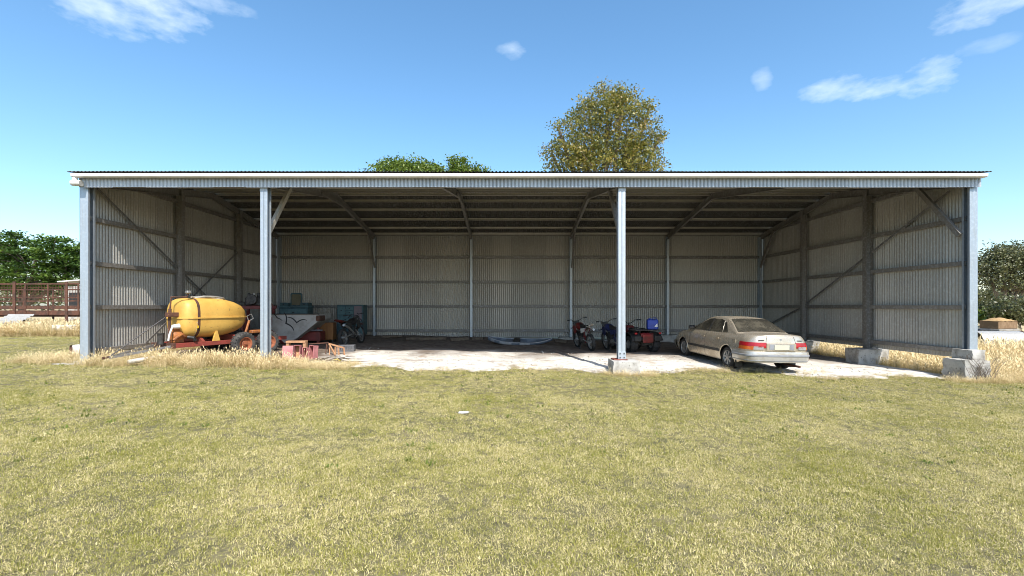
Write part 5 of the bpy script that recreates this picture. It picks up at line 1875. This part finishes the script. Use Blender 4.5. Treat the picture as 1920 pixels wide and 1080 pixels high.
# left trees
Yl = 33.0
base = (at(40, Yl), Yl, 0)
build_tree('shade_tree', 'bright green spreading tree behind the stock crate, next to the corner post', base,
           [lobe(75, 480, 62, 36, Yl, base), lobe(30, 465, 42, 28, Yl, base), lobe(115, 478, 45, 34, Yl, base), lobe(60, 520, 75, 28, Yl, base), lobe(125, 515, 40, 24, Yl, base), lobe(150, 490, 30, 36, Yl, base)],
           None, 260, 60, 0.22, 'leaf_fig', 0.25, 1.2, 0.33, 0.35, group='trees left of the shed', trunk_h=1.2)
base = (at(-70, Yl + 2), Yl + 2, 0)
build_tree('shade_tree', 'bright green tree cut by the left edge of the view', base,
           [lobe(-60, 475, 70, 40, Yl + 2, base), lobe(-10, 490, 55, 40, Yl + 2, base), lobe(-120, 490, 60, 45, Yl + 2, base), lobe(-60, 520, 90, 30, Yl + 2, base)],
           None, 200, 60, 0.22, 'leaf_fig', 0.25, 1.2, 0.33, 0.35, group='trees left of the shed', trunk_h=1.2)
# gum on the right, trunk in view
Yg = 38.0
base = (at(1884, Yg), Yg, -0.5)
build_tree('gum_tree', 'dark spreading gum tree with forked trunk beyond the right corner post', base,
           [lobe(1880, 500, 40, 28, Yg, base), lobe(1850, 510, 28, 26, Yg, base), lobe(1905, 478, 34, 22, Yg, base), lobe(1930, 505, 50, 30, Yg, base), lobe(1872, 475, 20, 14, Yg, base),
            lobe(1895, 530, 40, 14, Yg, base), lobe(1965, 480, 40, 30, Yg, base)],
           None, 480, 30, 0.20, 'leaf_gum', 0.32, 0.7, 0.3, group='trees right of the shed', trunk_h=1.3)
for px, Y, w, hgt, mt, lab in ((1912, 34, 40, 36, 'leaf_gum', 'large dark round bush at the right edge under the gum tree'), (1858, 35.5, 16, 13, 'leaf_green', 'small lighter green bush at the foot of the gum tree'),
                               (1842, 43, 12, 24, 'leaf_gum', 'narrow dark bush right beside the corner post')):
    base = (at(px, Y), Y, -0.5)
    build_tree('bush', lab, base, [lobe(px, 600 - hgt * .55, w, hgt * .75, Y, base), lobe(px + w * .4, 600 - hgt * .4, w * .7, hgt * .5, Y, base)], None, 170, 22, 0.2, mt, 0.09, 0.8, 0.24,
               group='bushes under the gum tree', cat='bush', trunk_h=0.4)
# far belt of scrub closing the horizon
def scrub(name, label, x0, x1, y, h, mat, n):
    xs_ = RNG.uniform(x0, x1, n)
    hh = h * (0.55 + 0.45 * np.sin(xs_ * 0.21) ** 2 * np.sin(xs_ * 0.047 + 1) ** 2 + 0.15 * RNG.random(n))
    zs_ = hh * np.sqrt(RNG.random(n)) - 0.5
    ys_ = y + RNG.normal(size=n) * 2.5
    me = leaf_mesh(name, np.stack([xs_, ys_, zs_], 1), 0.5 + 0.5 * RNG.random(n), 0.7, RNG.random(n), mat, 0.8)
    o = link(name, me)
    tag(o, label, 'scrub', kind='stuff')


scrub('distant_scrub', 'dark belt of distant scrub along the horizon', -190, 190, 110, 9.0, 'leaf_gum', 32000)


# ------------------------------------------------------------------ grass
def blade_tuft(name, n, radius, lmin, lmax, wid, lean, mat, seed, heads=False):
    rr = random.Random(seed)
    mbx = MB()
    tint = []
    for k in range(n):
        a, rad = rr.uniform(0, 6.283), radius * math.sqrt(rr.random())
        bx_, by_ = rad * math.cos(a), rad * math.sin(a)
        L = rr.uniform(lmin, lmax)
        da = rr.uniform(0, 6.283)
        ln = rr.uniform(0.15, lean)
        d = Vector((math.cos(da), math.sin(da), 0))
        s = Vector((-math.sin(da + rr.uniform(-.8, .8)), math.cos(da), 0)) * wid * rr.uniform(.6, 1.2)
        p0 = Vector((bx_, by_, -0.01))
        p1 = p0 + Vector((0, 0, L * .6 * (1 - ln * .35))) + d * L * ln * .35
        p2 = p1 + Vector((0, 0, L * .45 * max(0.05, 1 - ln * .95))) + d * L * ln * .6
        mbx.add([p0 - s, p0 + s, p1 + s * .75, p1 - s * .75, p2], [(0, 1, 2, 3), (3, 2, 4)])
        v = rr.random()
        tint += [v, v]
        if heads and rr.random() < 0.6:
            hd = (p2 - p1).normalized()
            q = p2 + hd * rr.uniform(.04, .09)
            sd = s.normalized() * 0.007
            mbx.add([p2 - hd * .02, (p2 + q) / 2 + sd, q, (p2 + q) / 2 - sd], [(0, 1, 2, 3)])
            tint += [0.9]
    me = mbx.mesh(name)
    at_ = me.attributes.new('tint', 'FLOAT', 'FACE')
    at_.data.foreach_set('value', np.array(tint, dtype=np.float32))
    me.materials.append(mat)
    return bpy.data.objects.new(name, me)


def grass_material(name, cols_green, cols_dry, green_amount, trans=0.3, patch=1.5):
    t_ = NT(name)
    att = t_.node('ShaderNodeAttribute')
    att.attribute_name = 'tint'
    pos_n = t_.noise(0.7, 6, 0.65)
    pos_n2 = t_.noise(4.2, 4, 0.6)
    f = t_.math('ADD', t_.math('MULTIPLY', t_.math('SUBTRACT', pos_n, 0.5), patch), t_.math('MULTIPLY', t_.math('SUBTRACT', pos_n2, 0.5), 1.1))
    f = t_.math('ADD', f, t_.math('MULTIPLY', t_.math('SUBTRACT', att.outputs['Fac'], 0.5), 1.1))
    f = t_.ramp(f, -0.45 - green_amount, 0.55 - green_amount)
    rnd = t_.node('ShaderNodeObjectInfo').outputs['Random']
    g_ = t_.mix(rnd, cols_green[0], cols_green[1])
    d_ = t_.mix(att.outputs['Fac'], cols_dry[0], cols_dry[1])
    c = t_.mix(f, g_, d_)
    dif, tr_ = t_.node('ShaderNodeBsdfDiffuse'), t_.node('ShaderNodeBsdfTranslucent')
    mx = t_.node('ShaderNodeMixShader')
    t_.l.new(c, dif.inputs[0])
    t_.l.new(c, tr_.inputs[0])
    mx.inputs[0].default_value = trans
    t_.l.new(dif.outputs[0], mx.inputs[1])
    t_.l.new(tr_.outputs[0], mx.inputs[2])
    t_.l.new(mx.outputs[0], t_.n['Material Output'].inputs[0])
    return t_.m


m_lawn = grass_material('lawn_blade', ((0.21, 0.215, 0.042), (0.36, 0.335, 0.082)), ((0.49, 0.415, 0.165), (0.76, 0.65, 0.36)), 0.02, 0.14, 1.9)
m_dry = grass_material('dry_blade', ((0.34, 0.29, 0.10), (0.42, 0.34, 0.13)), ((0.58, 0.44, 0.21), (0.80, 0.66, 0.40)), 0.2, 0.2)


def scatter(name, label, cat, protos, pts, scl, tilt=0.12):
    """points carry a turn and a size; every point gets one tuft"""
    n = len(pts)
    me = bpy.data.meshes.new(name)
    me.vertices.add(n)
    me.vertices.foreach_set('co', np.asarray(pts, dtype=np.float32).ravel())
    rot = np.stack([RNG.normal(size=n) * tilt, RNG.normal(size=n) * tilt, RNG.random(n) * 6.283], 1).astype(np.float32)
    a = me.attributes.new('turn', 'FLOAT_VECTOR', 'POINT')
    a.data.foreach_set('vector', rot.ravel())
    a = me.attributes.new('size', 'FLOAT', 'POINT')
    a.data.foreach_set('value', np.asarray(scl, dtype=np.float32))
    a = me.attributes.new('pick', 'INT', 'POINT')
    a.data.foreach_set('value', RNG.integers(0, len(protos), n).astype(np.int32))
    me.update()
    o = link(name, me)
    tag(o, label, cat, kind='stuff')
    coll = bpy.data.collections.new(name + '_tufts')
    for p_ in protos:
        coll.objects.link(p_)
    ng = bpy.data.node_groups.new(name, 'GeometryNodeTree')
    ng.interface.new_socket('Geometry', in_out='INPUT', socket_type='NodeSocketGeometry')
    ng.interface.new_socket('Geometry', in_out='OUTPUT', socket_type='NodeSocketGeometry')
    N, Lk = ng.nodes, ng.links
    gi, go = N.new('NodeGroupInput'), N.new('NodeGroupOutput')
    ci = N.new('GeometryNodeCollectionInfo')
    ci.inputs['Collection'].default_value = coll
    ci.inputs['Separate Children'].default_value = True
    ci.inputs['Reset Children'].default_value = True
    ip = N.new('GeometryNodeInstanceOnPoints')
    ip.inputs['Pick Instance'].default_value = True

    def attr(nm, ty):
        x_ = N.new('GeometryNodeInputNamedAttribute')
        x_.data_type = ty
        x_.inputs['Name'].default_value = nm
        return x_.outputs['Attribute']
    Lk.new(gi.outputs[0], ip.inputs['Points'])
    Lk.new(ci.outputs[0], ip.inputs['Instance'])
    Lk.new(attr('pick', 'INT'), ip.inputs['Instance Index'])
    Lk.new(attr('turn', 'FLOAT_VECTOR'), ip.inputs['Rotation'])
    Lk.new(attr('size', 'FLOAT'), ip.inputs['Scale'])
    Lk.new(ip.outputs[0], go.inputs[0])
    md = o.modifiers.new('tufts', 'NODES')
    md.node_group = ng
    return o


def lawn_pts(n, x0, x1, y0, y1, keep):
    x = RNG.uniform(x0, x1, n)
    y = RNG.uniform(y0, y1, n)
    k = keep(x, y)
    return x[k], y[k]


def with_z(x, y, dz=0.0):
    return np.stack([x, y, np.array([gz(a, b) for a, b in zip(x, y)]) + dz], 1)


ef = np.vectorize(edge_front)
# wedge of lawn that the view takes in, with a margin to both sides
px_, py_ = [], []
for (ya, yb, dens) in ((1.6, 5.5, 560), (5.5, 8.5, 340), (8.5, 12.6, 170), (12.6, 20.5, 80)):
    xm = 1.2 * yb + 3
    n = int(dens * (yb - ya) * 2 * xm)
    if ya > 12:
        x, y = lawn_pts(int(dens * (yb - ya) * 16), -27.5, -11.3, ya, yb, lambda x, y: np.abs(x) < 1.2 * y + 2)
    else:
        x, y = lawn_pts(n, -xm, xm, ya, yb, lambda x, y: (np.abs(x) < 1.2 * y + 2) & ((y < ef(x) + 0.05) | (x < -11.2) | ((y < ef(x) + 0.8) & (RNG.random(len(x)) < 0.6) & (np.sin(x * 2.3 + 1.5 * y) + np.sin(x * 5.1) + 1.6 * (ef(x) + 0.3 - y) > 0.35))) & ~((x > 12.2) & (y > 11.2)))
    px_.append(x)
    py_.append(y)
x, y = np.concatenate(px_), np.concatenate(py_)
protos = [blade_tuft('lawn_tuft_a', 52, 0.085, 0.014, 0.040, 0.0022, 1.35, m_lawn, 1), blade_tuft('lawn_tuft_b', 48, 0.09, 0.012, 0.034, 0.0022, 1.5, m_lawn, 2),
          blade_tuft('lawn_tuft_c', 46, 0.075, 0.015, 0.045, 0.0024, 1.2, m_lawn, 3), blade_tuft('lawn_tuft_d', 56, 0.10, 0.010, 0.028, 0.0026, 1.6, m_lawn, 4)]
clump = 0.5 + 0.5 * np.sin(x * 1.9 + 1.3 * np.sin(y * 1.1)) * np.sin(y * 2.3 + 1.7 * np.sin(x * 0.8))
sc = (0.62 + 0.45 * RNG.random(len(x)) + 0.3 * clump) * (1 + 0.035 * np.maximum(0, y - 4))
scatter('lawn_grass', 'short sun-bleached green and straw lawn in front of the shed', 'grass', protos, with_z(x, y), sc)

# broad-leaved weeds dotted through the lawn
m_weed = grass_material('weed_leaf', ((0.10, 0.15, 0.03), (0.17, 0.21, 0.045)), ((0.24, 0.25, 0.07), (0.34, 0.31, 0.12)), -0.3, 0.15)
n = 900
x = RNG.uniform(-13, 13, n)
y = 4.6 + 7 * RNG.random(n)
k = (np.abs(x) < 1.2 * y + 1) & (y < ef(x)) & (np.sin(x * 1.1 + 2) + np.sin(y * 1.9 + x * .7) + 1.2 * RNG.normal(size=n) > 0.6)
x, y = x[k], y[k]
scatter('lawn_weeds', 'flat green weeds dotted through the lawn', 'weeds', [blade_tuft('weed_a', 16, 0.03, 0.03, 0.07, 0.006, 1.7, m_weed, 21), blade_tuft('weed_b', 12, 0.05, 0.025, 0.06, 0.007, 1.7, m_weed, 22)],
        with_z(x, y, 0.01), RNG.uniform(0.7, 1.5, len(x)))

# dry grass
dry = [blade_tuft('dry_tuft_a', 42, 0.10, 0.18, 0.42, 0.0035, 0.9, m_dry, 11, True), blade_tuft('dry_tuft_b', 36, 0.12, 0.15, 0.36, 0.0035, 1.1, m_dry, 12, True),
       blade_tuft('dry_tuft_c', 46, 0.14, 0.10, 0.30, 0.0035, 1.25, m_dry, 13, True)]
xs_, ys_, ss_ = [], [], []


def put(n, x0, x1, y0, y1, s0, s1, keep=None):
    x = RNG.uniform(x0, x1, n)
    y = RNG.uniform(y0, y1, n)
    if keep is not None:
        k = keep(x, y)
        x, y = x[k], y[k]
    xs_.append(x)
    ys_.append(y)
    ss_.append(RNG.uniform(s0, s1, len(x)))


put(1500, -11.6, -5.2, 11.0, 12.2, 0.25, 1.0, lambda x, y: np.sin(x * 3.1 + 1) + np.sin(x * 7.3 + 3 * y) + 1.4 * (y - 11.3) > RNG.uniform(-0.6, 2.0, len(x)))           # strip before the spray trailer
put(200, -9.4, -5.9, 11.4, 12.0, 0.7, 1.3)
put(120, -6.2, -4.3, 11.2, 11.9, 0.3, 0.6)
put(150, -10.8, -10.2, 12.0, 15.5, 0.4, 0.9)             # along the left wall foot
put(200, -12.6, -10.9, 11.3, 12.6, 0.3, 0.8)
put(1100, -5.6, 11.0, 11.1, 12.6, 0.12, 0.4, lambda x, y: (np.abs(y - ef(x) - 0.1) < 0.45) & (np.sin(x * 2.7) + np.sin(x * 6.1 + 2 * y) > 0.2))
put(500, -6.6, -4.0, 11.3, 12.5, 0.2, 0.5)
put(90, 5.0, 8.6, 12.0, 12.7, 0.2, 0.45)
put(60, 2.2, 3.6, 11.1, 11.38, 0.3, 0.55)
put(4200, -29, -11.3, 19.6, 22.6, 0.9, 1.9)
put(250, -16, -12, 20.8, 22.3, 1.6, 2.4)              # bank before the stock crate
put(1200, -38, -11.3, 22.5, 33, 1.0, 1.8)
put(4200, 12.15, 21, 11.9, 19.5, 0.85, 1.6)              # paddock right of the shed
put(2600, 12.15, 34, 19.5, 32, 0.9, 1.7)
put(500, 12.1, 15, 11.2, 12.2, 0.4, 0.9)
put(900, 15.5, 20, 15.0, 18.4, 1.3, 2.2)
put(140, 10.9, 12.5, 11.1, 11.5, 0.3, 0.6)
put(260, 11.75, 12.3, 12.2, 21, 0.6, 1.2)
x, y, sc = np.concatenate(xs_), np.concatenate(ys_), np.concatenate(ss_)
scatter('dry_grass', 'tall straw-coloured dry grass round the edges of the shed', 'grass', dry, with_z(x, y), sc)

# loose stones and litter on the limestone
def stone(name, seed, mat, flat):
    rr = random.Random(seed)
    rows = []
    for i in range(5):
        a = math.pi * i / 4
        rows.append([(math.sin(a) * math.cos(b) * rr.uniform(.7, 1.2), math.sin(a) * math.sin(b) * rr.uniform(.7, 1.2), math.cos(a) * flat) for b in [2 * math.pi * k / 6 for k in range(6)]])
    me = MB().grid(rows, True).mesh(name)
    me.materials.append(M[mat])
    return bpy.data.objects.new(name, me)


def litter_leaf(name, seed):
    rr = random.Random(seed)
    mbx = MB()
    for k in range(5):
        a = rr.uniform(0, 6.28)
        c, s_ = math.cos(a), math.sin(a)
        ox_, oy_ = rr.uniform(-3, 3), rr.uniform(-3, 3)
        L, w = rr.uniform(1.5, 4), rr.uniform(.25, .5)
        mbx.add([(ox_ - c * L, oy_ - s_ * L, 0.1), (ox_ + s_ * w, oy_ - c * w, 0.5), (ox_ + c * L, oy_ + s_ * L, 0.2), (ox_ - s_ * w, oy_ + c * w, 0.3)], [(0, 1, 2, 3)])
    me = mbx.mesh(name)
    me.materials.append(M['twig'])
    return bpy.data.objects.new(name, me)


n = 2600
x = RNG.uniform(-5.5, 11.3, n)
y = 11.7 + 4.5 * RNG.random(n) ** 1.4
k = y > ef(x) + 0.1
x, y = x[k], y[k]
scatter('loose_stones', 'loose pale stones scattered over the limestone floor', 'stones', [stone('stone_a', 1, 'concrete', .6), stone('stone_b', 2, 'white_paint', .5), stone('stone_c', 3, 'concrete_dark', .5)],
        with_z(x, y, 0.03), 0.006 + 0.02 * RNG.random(len(x)) ** 3)
n = 1600
x = RNG.uniform(-5.8, 11.3, n)
y = 11.6 + 9 * RNG.random(n) ** 1.6
k = (np.sin(x * 1.7 + y * 2.1) + np.sin(x * 0.6 - y * 3.3 + 1) + RNG.normal(size=n) * .5) > 0.7
x, y = x[k], y[k]
scatter('leaf_litter', 'dry twigs and leaf litter strewn over the shed floor', 'litter', [litter_leaf('litter_a', 1), litter_leaf('litter_b', 2)], with_z(x, y, 0.045), 0.004 + 0.014 * RNG.random(len(x)) ** 2, 0.03)
# timber offcuts along the back wall
rr = random.Random(77)
for px, L_ in ((735, 0.9), (775, 0.6), (812, 1.1), (862, 0.8), (896, 0.5), (1052, 0.5)):
    Yb = 19.6 + rr.uniform(-0.4, 0.8)
    xx = at(px, Yb)
    o = MB().cbox(-L_ / 2, L_ / 2, -0.07, 0.07, 0, 0.06 + rr.uniform(0, 0.08), 0.008).build('timber_offcut', 'twig')
    o.location = (xx, Yb, fz(xx, Yb) + 0.01)
    o.rotation_euler = (0, R(rr.uniform(-2, 2)), R(rr.uniform(-25, 25)))
    tag(o, {735: 'leftmost', 775: 'second from the left', 812: 'longest', 862: 'fourth from the left', 896: 'short one left of the kayak', 1052: 'short one right of the kayak'}[px] + ' of the dark timber offcuts along the back wall', 'offcut', 'timber offcuts along the back wall')

# dead weed against the right-hand pier
wx, wy = 11.75, 11.30
w_ = thing('dead_weed', 'bare dark dead weed growing against the right corner pier', 'weed', (wx, wy, gz(wx, wy)))
rr = random.Random(31)
for k in range(34):
    a = rr.uniform(-2.6, 2.6)
    L = rr.uniform(0.25, 0.75)
    b0 = Vector((rr.uniform(-0.3, 0.3), rr.uniform(-0.03, 0.05), 0))
    p1 = b0 + Vector((math.sin(a) * L * .3, rr.uniform(-.03, .03), L * .5))
    p2 = p1 + Vector((math.sin(a) * L * .4 + rr.uniform(-.1, .1), rr.uniform(-.06, .06), L * .45))
    s_ = MB().tube([b0, p1, p2], [0.006, 0.0045, 0.002], 4, False)
    for j in range(4):
        f = rr.uniform(.2, 1)
        q0 = p1.lerp(p2, f)
        s_.tube([q0, q0 + Vector((rr.uniform(-.12, .12), rr.uniform(-.06, .04), rr.uniform(0.0, .12)))], [0.003, 0.0015], 4, False)
    s_.build('stem', 'twig', w_)
